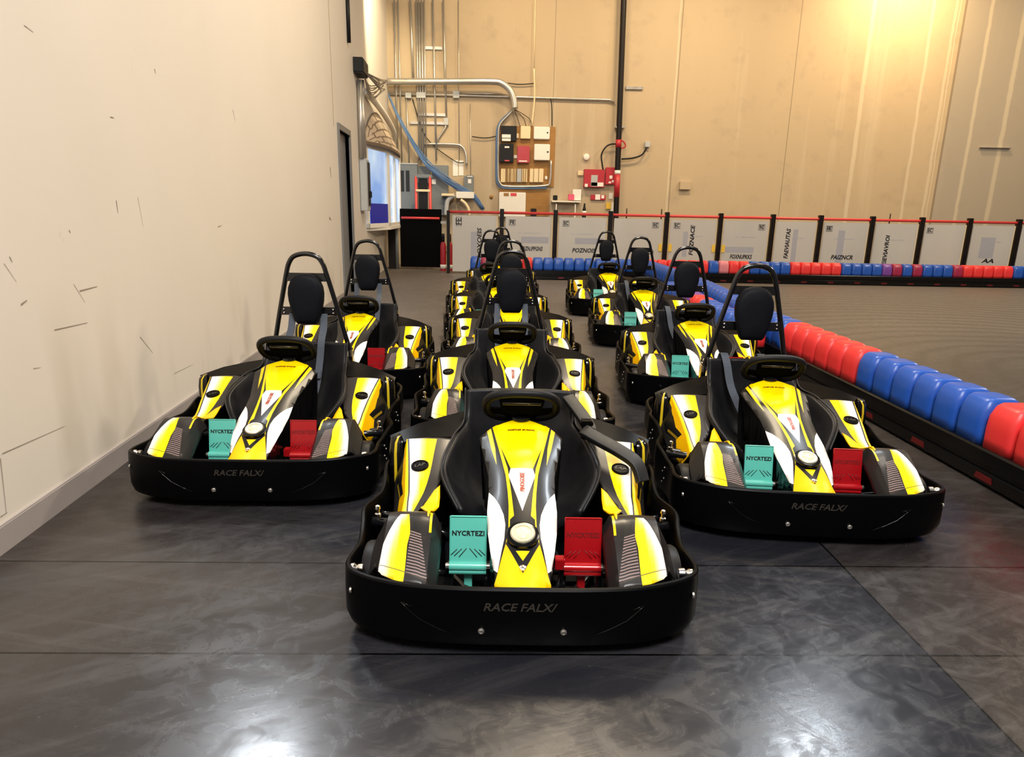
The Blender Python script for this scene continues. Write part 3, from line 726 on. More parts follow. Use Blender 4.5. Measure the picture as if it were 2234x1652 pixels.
for (x0, y0), (x1, y1), w in (((173, 635), (211, 625), .007), ((45, 665), (58, 655), .008), ((118, 720), (190, 704), .005), ((305, 735), (333, 770), .004), ((4, 990), (140, 930), .004), ((380, 815), (420, 795), .003), ((0, 1000), (13, 1120), .004), ((52, 55), (72, 70), .004), ((253, 437), (257, 465), .007), ((337, 150), (339, 160), .008), ((508, 240), (513, 265), .006), ((240, 255), (248, 257), .006), ((150, 502), (153, 508), .007), ((20, 560), (26, 572), .006), ((475, 495), (483, 492), .007), ((720, 365), (722, 388), .04), ((718, 475), (722, 480), .04), ((300, 430), (312, 495), .003), ((8, 575), (35, 615), .003), ((160, 620), (185, 660), .003), ((72, 804), (88, 802), .003), ((0, 1128), (15, 1118), .004)):
    a, b = at_w(x0, y0), at_w(x1, y1); d = (b-a).normalized(); nn = Vector((0, -d.z, d.y))*w/2
    off = Vector((.002, 0, 0))
    add(bm, [a+nn+off, b+nn*.5+off, b-nn*.5+off, a-nn+off], [(0, 1, 2, 3)])
obj('scuff_marks', bm, pm('scuff', (.25, .21, .17), .7, vary=.2), wl)
bm = new(); a = at_w(716, 0); wbox(bm, a.y-.012, a.y+.012, DZ, WALLH, .002, -.01); obj('wall_joint', bm, pm('joint', (.3, .22, .14), .7, vary=.1), wl)
bm = new(); wbox(bm, -3, DY0-.08, 0, .125, .012, 0); wbox(bm, -3, DY0-.08, 0, .118, .016, 0)
struct('baseboard_left', bm, 'grey_trim')
bm = new(); wbox(bm, DY0-.08, DY0, 0, DZ, .03, -.1); wbox(bm, DY1, DY1+.08, 0, DZ, .03, -.1); wbox(bm, DY0-.08, DY1+.08, DZ, DZ+.09, .03, -.1)
wbox(bm, DY0, DY1, 0, DZ, -.06, -.1, 1)
struct('door_1', bm, ['door_grey', 'door_grey'])
bm = new(); box(bm, (wx(YB)-.3, YB, 0), (22, YB+.3, WALLH)); wb = struct('wall_back', bm, 'back_wall')

def bw(px, py, d=0.0): return at_y(px, py, YB-d)
def wallbox(name, x0, y0, x1, y1, depth, mat, label, cat, group=None, bev=.008, off=0.0, Y=None, parent=None, mats=None):
    Y = YB if Y is None else Y
    a, b = at_y(x0, y0, Y-off-depth), at_y(x1, y1, Y-off-depth)
    bm = new(); box(bm, (min(a.x, b.x), Y-off-depth, min(a.z, b.z)), (max(a.x, b.x), Y-off+.003, max(a.z, b.z)), 0, bev)
    o = obj(name, bm, mat, parent)
    if label: tag(o, label, cat, group)
    return o
# conduits on the back wall
def conduit(pts, r, label, mat='conduit', d=.05, name='conduit', group='metal conduits on the back wall', n=0, cat='conduit'):
    P = [bw(x, y, d+r) for x, y in pts]
    if n: P = catmull(P, n)
    bm = new(); tube(bm, P, r, 10); return tag(obj(name, bm, mat), label, cat, group)
conduit([(840, 178), (960, 178), (1070, 178), (1095, 182), (1113, 197), (1121, 218), (1123, 237)], .085, 'thick silver conduit bending down above the blue-framed board', n=5, d=.22)
conduit([(842, 205), (1000, 208), (1200, 214), (1330, 218), (1340, 223)], .028, 'thin horizontal conduit running right to the black riser pipe', d=.03)
conduit([(1000, 203), (1120, 206)], .02, 'short thin conduit just above the long horizontal one', d=.06)
for i, (x0, x1, y0, y1, r) in enumerate(((860, 868, 0, 355, .022), (868, 877, 0, 352, .018), (895, 902, 0, 180, .03), (908, 915, 0, 350, .022), (913, 920, 0, 350, .022), (919, 925, 0, 350, .022), (925, 930, 0, 350, .02), (944, 952, 0, 350, .026), (967, 974, 0, 260, .026), (1000, 1002, 0, 350, .012), (1026, 1027, 225, 400, .01), (886, 893, 205, 355, .018))):
    conduit([(x0, y0), (x1, y1)], r, ('leftmost', 'second from left', 'third from left', 'fourth from left', 'fifth from left', 'sixth from left', 'seventh from left', 'eighth from left', 'ninth from left', 'tall hair-thin', 'short hair-thin', 'short')[i] + (' vertical conduit high on the left of the back wall' if i < 9 else ' vertical conduit right of the silver bundle' if i in (9, 10) else ' vertical conduit below the junction box, left part'), d=.05 if i != 2 else .02)
conduit([(974, 262), (972, 278), (957, 300), (952, 318)], .026, 'short conduit offset jogging left below the white junction box', d=.05)
conduit([(925, 314), (990, 315), (1008, 320), (1016, 335), (1018, 360)], .03, 'dull conduit curving down beside the white sheets', d=.04, n=4)
conduit([(1030, 298), (1060, 301), (1088, 296)], .012, 'thin drooping wire left of the blue-framed board', 'dark_grey', n=5)
conduit([(1090, 178), (1130, 184), (1165, 182)], .012, 'thin wire sagging above the conduit bend', 'dark_grey', n=4)
conduit([(1165, 150), (1166, 215), (1160, 275)], .022, 'cream cable dropping to the plywood board', 'cream', n=4)
conduit([(1168, 0), (1165, 150)], .012, 'faint cream cable high on the wall above the board', 'cream')
conduit([(1195, 213), (1203, 222), (1204, 275)], .012, 'thin cable dropping to the board right corner', 'dark_grey', n=3)
for i, (x0, x1, y, h) in enumerate(((912, 974, 250, 5), (895, 970, 268, 5), (925, 965, 105, 5), (1365, 1402, 192, 3))):
    a = bw(x0, y); b = bw(x1, y); bm = new(); box(bm, (a.x, YB-.05, a.z-.035), (b.x, YB, a.z+.035)); tag(obj('strut_channel', bm, 'steel'), ('upper', 'lower', 'topmost', 'far right')[i]+(' grey strut channel across the back wall conduits' if i < 3 else ' short grey strut right of the black riser pipe'), 'strut')
for i, (x0, y0, x1, y1) in enumerate(((884, 202, 897, 214), (908, 201, 928, 214), (988, 198, 1002, 214), (968, 257, 978, 273))):
    wallbox('junction_box', x0, y0, x1, y1, .12, 'light_grey', ('first', 'second, wider', 'third')[i]+' pale junction box from left on the thin horizontal conduit' if i < 3 else 'pale junction box under the grey struts', 'junction box', 'pale junction boxes')
# blue cable bundle, one object of many strands
bm = new()
core = [(848, 207), (862, 240), (880, 275), (900, 310), (915, 335), (935, 362), (965, 388), (1000, 412), (1030, 428), (1052, 456)]
for k in range(26):
    ph = random.uniform(0, 6.28); amp = random.uniform(0, 1)
    P = []
    for i, (x, y) in enumerate(core):
        sp = (1.5, 3, 4, 5, 7, 10, 13, 13, 10, 6)[i]*amp
        P.append(bw(x+math.cos(ph+i*.4)*sp, y+math.sin(ph+i*.4)*sp*.7, .34+.05*math.sin(ph)))
    tube(bm, catmull(P, 3), .011, 5)
tag(obj('cable_bundle', bm, 'blue_cable'), 'blue network cable bundle sweeping diagonally down the back wall', 'cable')
conduit([(900, 215), (930, 300), (990, 350), (1012, 355)], .012, 'thin grey cable crossing behind the blue bundle', 'dark_grey', n=4)
# backboard and its boxes
wallbox('backboard', 1088, 274, 1208, 408, .03, 'plywood', 'upper brown plywood board carrying control boxes on the back wall', 'backboard', bev=0)
wallbox('backboard', 1088, 412, 1197, 472, .03, 'plywood', 'lower brown plywood board behind the fence, with white box', 'backboard', bev=0)
PB = dict(off=.03, bev=.012)
def ctl(name, x0, y0, x1, y1, dep, mat, label, extras=(), group='control boxes on the plywood board'):
    o = wallbox(name, x0, y0, x1, y1, dep, mat, label, 'control box', group, **PB)
    for (a, b, c, d, m, nm) in extras: wallbox(nm, a, b, c, d, .006, m, None, None, off=.03+dep-.001, bev=0, parent=o)
    return o
ctl('control_box', 1093, 274, 1127, 308, .14, 'dark_grey', 'black control box at the top left of the plywood board', [(1095, 293, 1114, 301, 'paper', 'label_plate'), (1095, 302, 1114, 308, 'paper', 'label_plate')])
ctl('control_box', 1091, 313, 1120, 354, .16, 'dark_grey', 'black control box below the other black one', [(1101, 319, 1111, 323, 'paper', 'label_plate'), (1101, 349, 1111, 352, 'red_rail', 'label_plate')])
ctl('control_box', 1136, 275, 1157, 303, .10, 'cream', 'small cream box between black and white boxes', [])
ctl('control_box', 1165, 276, 1199, 304, .12, 'white_paint', 'upper white box on the plywood board', [(1193, 288, 1196, 291, 'dark_grey', 'lock')])
ctl('control_box', 1166, 314, 1199, 350, .14, 'white_paint', 'lower white box on the plywood board', [(1193, 330, 1197, 333, 'dark_grey', 'lock')])
ctl('control_box', 1129, 318, 1155, 356, .13, 'red_paint', 'red control box in the middle of the plywood board', [(1132, 350, 1150, 353, 'paper', 'label_plate')])
ctl('label_card', 1126, 291, 1132, 302, .03, 'cream', 'tiny cream card right of the top black box')
ctl('label_card', 1121, 338, 1128, 346, .03, 'paper', 'tiny white card left of the red box')
ctl('label_card', 1189, 384, 1194, 392, .03, 'paper', 'tiny white card at the lower right of the board')
for i, (x0, x1, mt) in enumerate(((1093, 1103, 'punch'), (1105, 1112, 'punch'), (1114, 1126, 'punch'), (1128, 1137, 'light_grey'), (1139, 1150, 'punch'), (1156, 1163, 'cream'), (1165, 1174, 'cream'), (1176, 1185, 'cream'))):
    wallbox('terminal_strip', x0, 368, x1, 398, .07, mt, ('first', 'second', 'third', 'fourth, grey,', 'fifth', 'sixth', 'seventh', 'eighth')[i]+' upright terminal strip from left at the board bottom', 'terminal strip', 'upright terminal strips', off=.03)
conduit([(1122, 237), (1110, 250), (1093, 268), (1088, 285), (1087, 330), (1087, 385), (1091, 400), (1102, 406), (1150, 407), (1190, 405), (1200, 396), (1202, 350)], .03, 'silver conduit looping round the plywood board', n=4, d=.06)
conduit([(1119, 240), (1105, 252), (1090, 268), (1084, 288), (1083, 330), (1083, 388), (1088, 403), (1100, 410), (1150, 411), (1192, 410)], .025, 'blue cable loom following the conduit round the plywood board', 'blue_cable', n=4, d=.05, cat='cable')
for k, x in enumerate((1135, 1148, 1160)): conduit([(1122, 238), (x-6, 258), (x, 276)], .008, ('left', 'middle', 'right')[k]+' thin dark wire fanning from the conduit mouth to the board', 'dark_grey', n=3, cat='wire')
ctl('control_box', 1089, 419, 1146, 474, .16, 'white_paint', 'large white box on the lower plywood board', [(1099, 421, 1110, 428, 'plywood', 'label_plate'), (1114, 421, 1127, 428, 'red_rail', 'label_plate')], group='boxes on the lower board')
ctl('control_box', 1158, 455, 1170, 474, .05, 'dark_grey', 'small dark box low on the bare plywood', group='boxes on the lower board')
# shelf with things
sh = thing('wall_shelf', 'narrow white shelf on brackets left of the red panels', 'shelf', tuple(bw(1235, 440)))
a, b = bw(1204, 439, .3), bw(1267, 442, .3); a2 = sh.location
bm = new(); box(bm, (a.x-a2.x, -.32, -.02), (b.x-a2.x, 0, .015)); obj('shelf_board', bm, 'white_paint', sh)
for px in (1212, 1253):
    q = bw(px, 440).x-a2.x; bm = new(); box(bm, (q-.015, -.28, -.5), (q+.015, -.25, -.02)); box(bm, (q-.015, -.28, -.06), (q+.015, 0, -.02)); obj('bracket', bm, 'white_paint', sh)
a = bw(1245, 437, .2); bm = new(); box(bm, (a.x-.07, YB-.24, a.z), (a.x+.09, YB-.12, a.z+.16), 0, .01); tag(obj('carton', bm, 'pink'), 'small pink carton standing on the white shelf', 'carton')
a = bw(1257, 437, .1); bm = new(); box(bm, (a.x-.10, YB-.10, a.z), (a.x+.13, YB-.08, a.z+.29)); tag(obj('document', bm, 'paper'), 'white sheet propped behind the pink carton', 'paper')
a = bw(1211, 437, .2); bm = new(); box(bm, (a.x-.06, YB-.26, a.z), (a.x+.06, YB-.16, a.z+.13), 0, .01); tag(obj('phone_charger', bm, 'dark_grey'), 'small dark gadget at the shelf left end', 'gadget')
a = bw(1275, 452, .3); st = thing('bottle', 'dark stanchion with a white band on an added pole, below the shelf right end', 'bottle', (a.x, YB-.3, 0))  # banded bottle, lengthened to the floor by an added pole
bm = new(); lathe(bm, [(.12, 0), (.12, .03), (.045, .05), (.055, a.z-.1), (.03, a.z), (.02, a.z+.1)], (0, 0, 0), 'z', 14); obj('post', bm, 'dark_grey', st, smooth=40)
bm = new(); lathe(bm, [(.058, a.z-.17), (.058, a.z-.1)], (0, 0, 0), 'z', 14); obj('white_band', bm, 'paper', st)
# fire panel group
o = wallbox('fire_alarm_unit', 1275, 369, 1318, 409, .16, 'red_paint', 'large red alarm panel with white label, left of the riser pipe', 'alarm panel')
for q in ((1290, 382, 1303, 406, 'light_grey'), (1290, 398, 1316, 407, 'paper'), (1276, 401, 1282, 408, 'paper')): wallbox('label_plate', *q[:4], .006, q[4], None, None, off=.159, bev=0, parent=o)
o = wallbox('alarm_box', 1322, 365, 1343, 403, .11, 'red_paint', 'narrow red alarm box touching the riser pipe', 'alarm box')
for q in ((1330, 383, 1336, 390, 'paper'), (1328, 396, 1333, 400, 'paper'), (1335, 393, 1339, 398, 'paper')): wallbox('label_plate', *q[:4], .006, q[4], None, None, off=.109, bev=0, parent=o)
o = wallbox('alarm_plate', 1289, 425, 1321, 437, .05, 'red_paint', 'small red strip sign under the alarm panel', 'sign')
wallbox('label_plate', 1299, 424, 1309, 436, .006, 'paper', None, None, off=.049, bev=0, parent=o); wallbox('label_plate', 1312, 426, 1318, 433, .006, 'paper', None, None, off=.049, bev=0, parent=o)
wallbox('paper_notice', 1329, 421, 1336, 434, .01, 'paper', 'tiny white notice right of the red strip sign', 'notice', bev=0)
wallbox('paper_notice', 1333, 442, 1342, 468, .03, 'paper', 'tall white tag beside the yellow tag at the pipe foot', 'notice', bev=0)
wallbox('yellow_tag', 1323, 442, 1333, 456, .04, 'yellow_tape', 'yellow tag low beside the riser pipe', 'tag', bev=0)
wallbox('wall_plate', 1261, 373, 1273, 383, .05, 'cream', 'beige wall plate left of the alarm panel', 'wall plate')
a = bw(1279, 343); bm = new(); lathe(bm, [(.09, 0), (.09, -.03), (.075, -.07), (.03, -.085), (.001, -.085)], a, 'y', 20); tag(obj('alarm_bell', bm, 'white_paint', smooth=40), 'round white alarm sounder above the alarm panel', 'alarm sounder')
P0, P1 = bw(1362, -30, .2), bw(1346, 470, .2)
pr = thing('riser_pipe', 'tall black vertical riser pipe on the back wall', 'pipe', (P1.x, YB-.2, 0))
bm = new(); tube(bm, [(0, 0, 0), (P0.x-P1.x, 0, P0.z), ((P0.x-P1.x)*1.6, 0, WALLH-.1)], .075, 14); obj('pipe', bm, 'post_black', pr, smooth=60)
zt = lambda py: bw(1350, py, .2).z
xt = lambda z: (P0.x-P1.x)*z/P0.z
for z0, z1, mt, nm in ((zt(430), zt(380), 'red_paint', 'red_band'), (zt(322), zt(305), 'red_paint', 'red_band'), (zt(381), zt(372), 'paper', 'white_label')):
    bm = new(); tube(bm, [(xt(z0), 0, z0), (xt(z1), 0, z1)], .08, 14); obj(nm, bm, mt, pr)
bm = new(); box(bm, (xt(zt(277))-.1, -.03, zt(279)), (xt(zt(277))+.16, .18, zt(276))); obj('pipe_bracket', bm, 'steel', pr)
conduit([(1350, 318), (1340, 314), (1325, 318), (1314, 332), (1312, 345), (1316, 372)], .02, 'curved grey hose left of the riser pipe', 'dark_grey', n=5, d=.12, cat='hose')
conduit([(1356, 347), (1380, 345), (1400, 338), (1411, 322)], .022, 'curved grey hose right of the riser pipe', 'dark_grey', n=5, d=.1, cat='hose')
conduit([(1356, 306), (1363, 312), (1364, 320), (1355, 324)], .02, 'small red hose loop on the riser pipe', 'red_paint', n=4, d=.25, cat='hose')
wallbox('junction_box', 1408, 309, 1418, 321, .1, 'light_grey', 'small grey junction box right of the riser pipe hose', 'junction box')
wallbox('junction_box', 1484, 396, 1507, 414, .1, 'back_wall', 'beige wall box alone right of the riser pipe', 'junction box')
wallbox('pipe_stub', 2140, 321, 2206, 324, .06, 'steel', 'thin horizontal ledge far right on the back wall', 'ledge', bev=0)
# left electrical cluster behind the gate
o = wallbox('electrical_cabinet', 862, 358, 912, 480, .25, 'grey_paint', 'tall grey electrical cabinet with two dark vents', 'cabinet')
for x0, x1 in ((874, 882), (885, 894)): wallbox('vent', x0, 372, x1, 418, .006, 'ink', None, None, off=.249, bev=0, parent=o)
wallbox('cabinet_frame', 860, 355, 911, 359, .012, 'light_grey', None, None, off=.249, bev=0, parent=o); wallbox('cabinet_frame', 864, 440, 873, 450, .006, 'paper', None, None, off=.249, bev=0, parent=o)
wallbox('electrical_cabinet', 911, 362, 938, 400, .15, 'grey_paint', 'short grey cabinet behind the red hand truck', 'cabinet')
wallbox('electrical_cabinet', 942, 360, 978, 470, .18, 'grey_paint', 'plain grey cabinet half covered by the blue cables', 'cabinet')
wallbox('paper_notice', 942, 391, 951, 402, .01, 'paper', 'white notice on the plain grey cabinet edge', 'notice', bev=0, off=.19)
ht = thing('hand_truck', 'red and grey tall hand truck standing behind the gate', 'hand truck', (bw(922, 420, .9).x, YB-.9, 0))
yk = YB-.9; X0, X1 = at_y(903, 420, yk).x-ht.location.x, at_y(943, 420, yk).x-ht.location.x; Z1 = at_y(922, 384, yk).z
bm = new()
for x in (X0+.05, X1-.05): tube(bm, [(x, 0, .0), (x*.96, .0, Z1)], .035, 8)
obj('frame', bm, 'red_rail', ht)
bm = new(); box(bm, (X0+.12, .01, .4), (X1-.12, .05, Z1-.02)); obj('back_plate', bm, 'dark_grey', ht)
bm = new(); box(bm, (X0, -.03, Z1-.06), (X1, .06, Z1+.04), 0, .02); obj('handle', bm, 'grey_paint', ht)
zz = at_y(922, 416, yk).z; bm = new(); box(bm, (X0+.05, -.05, zz-.03), (X1-.05, .02, zz+.03), 0, .01); obj('crossbar', bm, 'cream', ht)
bm = new(); lathe(bm, [(.20, -.02), (.20, .02)], (0, .1, .2), 'x', 16); obj('barrel', bm, 'dark_grey', ht)
o = wallbox('switch_box', 1012, 384, 1017, 418, .2, 'grey_paint', 'grey switch box left half beside the white sheets', 'switch box')
o = wallbox('switch_box', 1017, 382, 1033, 418, .2, 'grey_paint', 'grey switch box with a white label plate', 'switch box'); wallbox('label_plate', 1021, 391, 1028, 400, .006, 'paper', None, None, off=.199, bev=0, parent=o); wallbox('label_plate', 1019, 384, 1031, 386, .006, 'paper', None, None, off=.199, bev=0, parent=o)
wallbox('paper_notice', 988, 349, 999, 384, .01, 'paper', 'left of two white sheets taped to the back wall', 'notice', bev=0); wallbox('paper_notice', 1001, 350, 1011, 383, .01, 'paper', 'right of two white sheets taped to the back wall', 'notice', bev=0)
wallbox('network_box', 995, 418, 1034, 433, .4, 'white_paint', 'bright white wall box under the blue cables', 'network box', off=.05)
wallbox('wooden_plank', 963, 422, 990, 428, .5, 'cream', 'pale wooden plank left of the white wall box', 'plank', off=.05)
conduit([(992, 425), (978, 436), (974, 452), (973, 470)], .06, 'pale curved hose beside the white wall box', 'light_grey', n=4, d=.4, cat='hose')
conduit([(1005, 436), (1015, 444), (1022, 456), (1024, 470)], .04, 'tan cable clump hanging under the white wall box', 'cream', n=4, d=.4, cat='cable')
a = bw(1072, 430); bm = new(); lathe(bm, [(.05, 0), (.05, -.02), (.001, -.03)], a, 'y', 14); tag(obj('wall_disc', bm, 'plywood'), 'small round brown disc left of the lower board', 'disc')

# ------------------------------------------------------------------ left wall fittings
a = at_w(776, 148); cb = thing('cable_box', 'dark box with loose cables high on the left wall', 'cable box', (a.x+.03, a.y, a.z), .0475)
bm = new(); box(bm, (-.05, -.32, -.13), (.16, .32, .13), 0, .02); obj('housing', bm, 'dark_grey', cb)
bm = new()
for k in range(7):
    rr_ = random.uniform(.12, .3)
    tube(bm, catmull([(.12, .1, -.05), (.2+rr_*.6, .5, -.15-rr_*.5+.1*k*.3), (.12+rr_, .9+.1*k, -.25+.05*k), (.16, .6, -.45+.04*k), (.1, .2, -.12)], 5), .012, 5)
obj('loose_cables', bm, 'steel', cb)
for k, (x0, y0, x1, y1, lab) in enumerate(((769, 165, 781, 345, 'outer'), (774, 165, 787, 345, 'inner'))):
    bm = new(); p, q = at_w(x0, y0), at_w(x1, y1); p.y = q.y = (13.45, 13.75)[k]; p.x = q.x = wx(p.y)+.06; tube(bm, [p, q], .05, 10); tag(obj('conduit', bm, 'conduit'), lab+' vertical conduit between dark box and grey panel on left wall', 'conduit')
p, q = at_w(780, 345), at_w(796, 460); eb_ = thing('breaker_panel', 'tall pale breaker panel on the left wall beside the window', 'breaker panel', (wx(13.6)+.008, 13.6, 0), .0475)
bm = new(); box(bm, (0, -.16, q.z), (.13, .28, p.z), 0, .01); obj('cabinet', bm, 'light_grey', eb_)
bm = new(); box(bm, (.13, .0, q.z+.1), (.145, .26, p.z-.05)); obj('door', bm, 'dark_grey', eb_); bm = new(); box(bm, (.14, .05, q.z+.25), (.19, .1, q.z+.38), 0, .01); obj('latch', bm, 'dark_grey', eb_)
bm = new(); p, q = at_w(752, -40), at_w(757, 92); tube(bm, [(wx(12.6)+.03, 12.6, p.z), (wx(12.6)+.03, 12.6, q.z)], .035, 8); tag(obj('wall_stub', bm, 'dark_grey'), 'dark vertical pipe end high on the left wall above the door', 'pipe')
p, q = at_w(783, 205), at_w(850, 290); bm = new(); tube(bm, catmull([(wx(14)+.07, 14.0, 3.72), (wx(15.2)+.10, 15.2, 3.72), (wx(17)+.16, 17, 3.60), (wx(18.4)+.18, 18.4, 3.42), (wx(18.9)+.1, 18.9, 3.2)], 5), .07, 10); tag(obj('duct_pipe', bm, 'white_paint', smooth=60), 'pale curved pipe arching over the window awning', 'pipe')
# bay window: frame, panes, awning, sill
plan = [(wx(14.15), 14.15), (wx(15.5)+.30, 15.5), (wx(17.6)+.36, 17.6), (wx(18.75), 18.75)]
z0, z1 = 1.10, 2.78
bm = new()
def wall_quad(bm, a, b, za, zb, th, mi=0):
    d = Vector((b[0]-a[0], b[1]-a[1], 0)).normalized(); nn = Vector((d.y, -d.x, 0))*th
    v = [(x+sx_*nn.x, y+sx_*nn.y, z) for z in (za, zb) for (x, y), sx_ in ((a, .5), (b, .5), (b, -.5), (a, -.5))]
    add(bm, v, [(3, 2, 1, 0), (4, 5, 6, 7), (0, 1, 5, 4), (1, 2, 6, 5), (2, 3, 7, 6), (3, 0, 4, 7)], mi)
for a, b in zip(plan, plan[1:]):
    wall_quad(bm, a, b, z0, z0+.09, .1); wall_quad(bm, a, b, z1-.10, z1, .1)
    L = math.hypot(b[0]-a[0], b[1]-a[1]); f = .10/L
    ip = lambda t: (a[0]+(b[0]-a[0])*t, a[1]+(b[1]-a[1])*t)
    wall_quad(bm, a, ip(f), z0, z1, .1); wall_quad(bm, ip(1-f), b, z0, z1, .1)
    if L > 1.8: wall_quad(bm, ip(.5-f*.5), ip(.5+f*.5), z0, z1, .1)
win = struct('window_1', bm, 'white_paint')
bm = new()
for a, b in zip(plan, plan[1:]): wall_quad(bm, a, b, z0+.05, z1-.05, .02)
obj('window_pane', bm, 'window_pane', win)
bm = new(); prism(bm, [(x+.06 if i in (1, 2) else x, y) for i, (x, y) in enumerate(plan)], lambda x, y: (x, y, z0-.06), lambda x, y: (x, y, z0+.01)); obj('window_sill', bm, 'white_paint', win)
bm = new(); a, b = plan[0], plan[1]
ip = lambda t: (a[0]+(b[0]-a[0])*t+.035, a[1]+(b[1]-a[1])*t)
wall_quad(bm, ip(.12), ip(.92), z0+.09, z0+.50, .012); obj('blue_poster', bm, 'blue_sheet', win)
bm = new(); uvl = bm.loops.layers.uv.new('UVMap')
rows = []
for i in range(13):
    tt = i/12; yy_ = 14.05+4.85*tt; prj = .42*math.sin(PI*min(1, max(0, tt)))**.5 if 0 < tt < 1 else .02
    zt_ = 2.82+.80*math.sin(PI*tt)**.7 if 0 < tt < 1 else 2.85
    rows.append(((wx(yy_)+.03, yy_, zt_), (wx(yy_)+.03+prj*.6, yy_, 2.82+(zt_-2.82)*.45), (wx(yy_)+.05+prj, yy_, 2.80), tt))
vs = [[bm.verts.new(p) for p in r[:3]] for r in rows]
for i in range(12):
    for k in range(2):
        f = bm.faces.new((vs[i][k], vs[i][k+1], vs[i+1][k+1], vs[i+1][k]))
        for l, (uu, vv) in zip(f.loops, ((i/12, k/2), (i/12, (k+1)/2), ((i+1)/12, (k+1)/2), ((i+1)/12, k/2))): l[uvl].uv = (uu*2.2, vv)
fz_ = [bm.verts.new((r[2][0], r[2][1], 2.74)) for r in rows]
for i in range(12): bm.faces.new((vs[i][2], vs[i+1][2], fz_[i+1], fz_[i]))
aw = obj('window_awning', bm, 'shingle', win)

# ------------------------------------------------------------------ gate and fence
gx0, gx1 = at_y(873, 580, 17.3).x, at_y(964, 580, 17.3).x
gt = thing('gate', 'black panel gate with a red bar left of the fence', 'gate', (gx0, 17.3, 0))
gw = gx1-gx0; zt1 = at_y(920, 456, 17.3).z
bm = new(); box(bm, (0.02, -.02, .06), (gw, .03, zt1), 0, .006); obj('gate_panel', bm, pm('gate_black', (.0012, .0012, .0012), .6, spec=.05), gt)
zr = at_y(920, 476, 17.3).z; bm = new(); tube(bm, [(.06, -.05, zr), (gw-.05, -.05, zr)], .03, 10); obj('gate_bar', bm, 'red_rail', gt)
bm = new(); tube(bm, [(-.07, 0, 0), (-.07, 0, zt1-.1)], .04, 10); obj('gate_post', bm, 'grey_paint', gt)
bm = new(); box(bm, (-.3, .05, 0), (-.12, .12, zt1-.2)); obj('side_panel', bm, 'post_black', gt)
for dz in (.35, 1.1):
    bm = new(); box(bm, (gw-.02, -.03, zt1-dz), (gw+.12, .02, zt1-dz+.06)); obj('hinge', bm, 'steel', gt)
# red boxes glimpsed beside the gate, modelled in an invented extinguisher shape
for k, px in enumerate((967, 981)):
    e = at_y(px, 580, 17.0); ex = thing('red_box', ('left' if k == 0 else 'right')+' of two red boxes, shaped like extinguishers, between gate and fence', 'red box', (e.x, 17.0, 0), 0, 'red boxes by the gate')
    bm = new(); lathe(bm, [(.07, 0), (.075, .03), (.075, .62), (.055, .70), (.03, .73)], (0, 0, 0), 'z', 14); obj('cylinder', bm, 'red_paint', ex, smooth=40)
    bm = new(); lathe(bm, [(.04, .72), (.04, .9)], (0, 0, 0), 'z', 10); box(bm, (-.03, -.14, .86), (.03, .06, .92)); obj('valve', bm, 'dark_grey', ex)
    bm = new(); lathe(bm, [(.077, .06), (.077, .16)], (0, 0, 0), 'z', 14); obj('label_band', bm, 'paper', ex)
fence = thing('barrier_fence', 'long fence of pale plastic sheets with black posts and red top rail', 'fence', (0, YF, 0))
RZ = 1.457; fx = lambda px: at_y(px, 470+.0207*(px-1117), YF).x
FX0, FX1 = fx(978), fx(2234)+2.2
bm = new(); tube(bm, [(FX0, 0, RZ), (FX1, 0, RZ)], .032, 10); obj('top_rail', bm, 'red_rail', fence)
pp = [978, 1095, 1212, 1332, 1455, 1572, 1686, 1790, 1903, 2011, 2115, 2222]
posts = [fx(p) for p in pp]; posts += [posts[-1]+1.32]
for k, x in enumerate(posts):
    bm = new(); w_ = .035 if k == 0 else .05
    box(bm, (x-w_, -.06, 0), (x+w_, .06, RZ+(.03 if k == 0 else .09)), 0, .008)
    lathe(bm, [(.02, 0), (.02, -.02)], (x, -.06, .62), 'y', 8)
    obj('post', bm, 'post_black', fence)
for k in range(1, 8, 2):
    pass
def boxed(txt, x, z, w_, h_, parent, rot=False):
    bm = new(); tube(bm, [(x-w_/2, -.022, z-h_/2), (x+w_/2, -.022, z-h_/2), (x+w_/2, -.022, z+h_/2), (x-w_/2, -.022, z+h_/2)], .006, 4, closed=True); obj('sticker_border', bm, 'ink', parent)
    text('lettering', txt, h_*.95, parent, 'ink', (lambda a, b, h: Vector((x-b, -.022-h, z+a))) if rot else (lambda a, b, h: Vector((x+a, -.022-h, z+b))), bold=.004, width=(h_ if rot else w_)*.75)
prints = {0: ('LOXOEIS', 'v', .62, .74, (.42, .56, 1.0, .0)), 1: ('POZN.IPPGNS', 'h', .58, .62, (.35, .95, .91, .76)), 2: ('POZNOIS', 'h', .55, .60, (.35, .95, .90, .76)), 3: ('POKNDACI)', 'h', .6, .59, None), 4: ('FOZNACE', 'v', .5, .90, (.30, .40, 1.1, .5)),
          5: ('FOXNUPKKS', 'h', .45, .52, (.08, .72, .76, .62)), 6: ('FAEVIAUTAS', 'v', .33, .86, (.45, .57, 1.2, .3)), 7: ('PAIZNCR', 'h', .5, .55, (.35, .5, 1.2, .35)), 8: ('EIEVIAVROI', 'v', .33, .75, None), 9: ('', 'h', .5, .3, None), 10: ('AA', 'h', .5, .53, (.25, .6, 1.1, .6)), 11: ('FOZN', 'v', .4, .7, None)}
corner = {0: ('FE', .12, True), 1: ('FE', .12, False), 2: ('EC', .12, False), 3: ('RNZ', .88, False), 4: ('EC', .12, False), 5: ('RNZ', .88, False), 7: ('IE', .1, False), 9: ('EC', .1, False)}
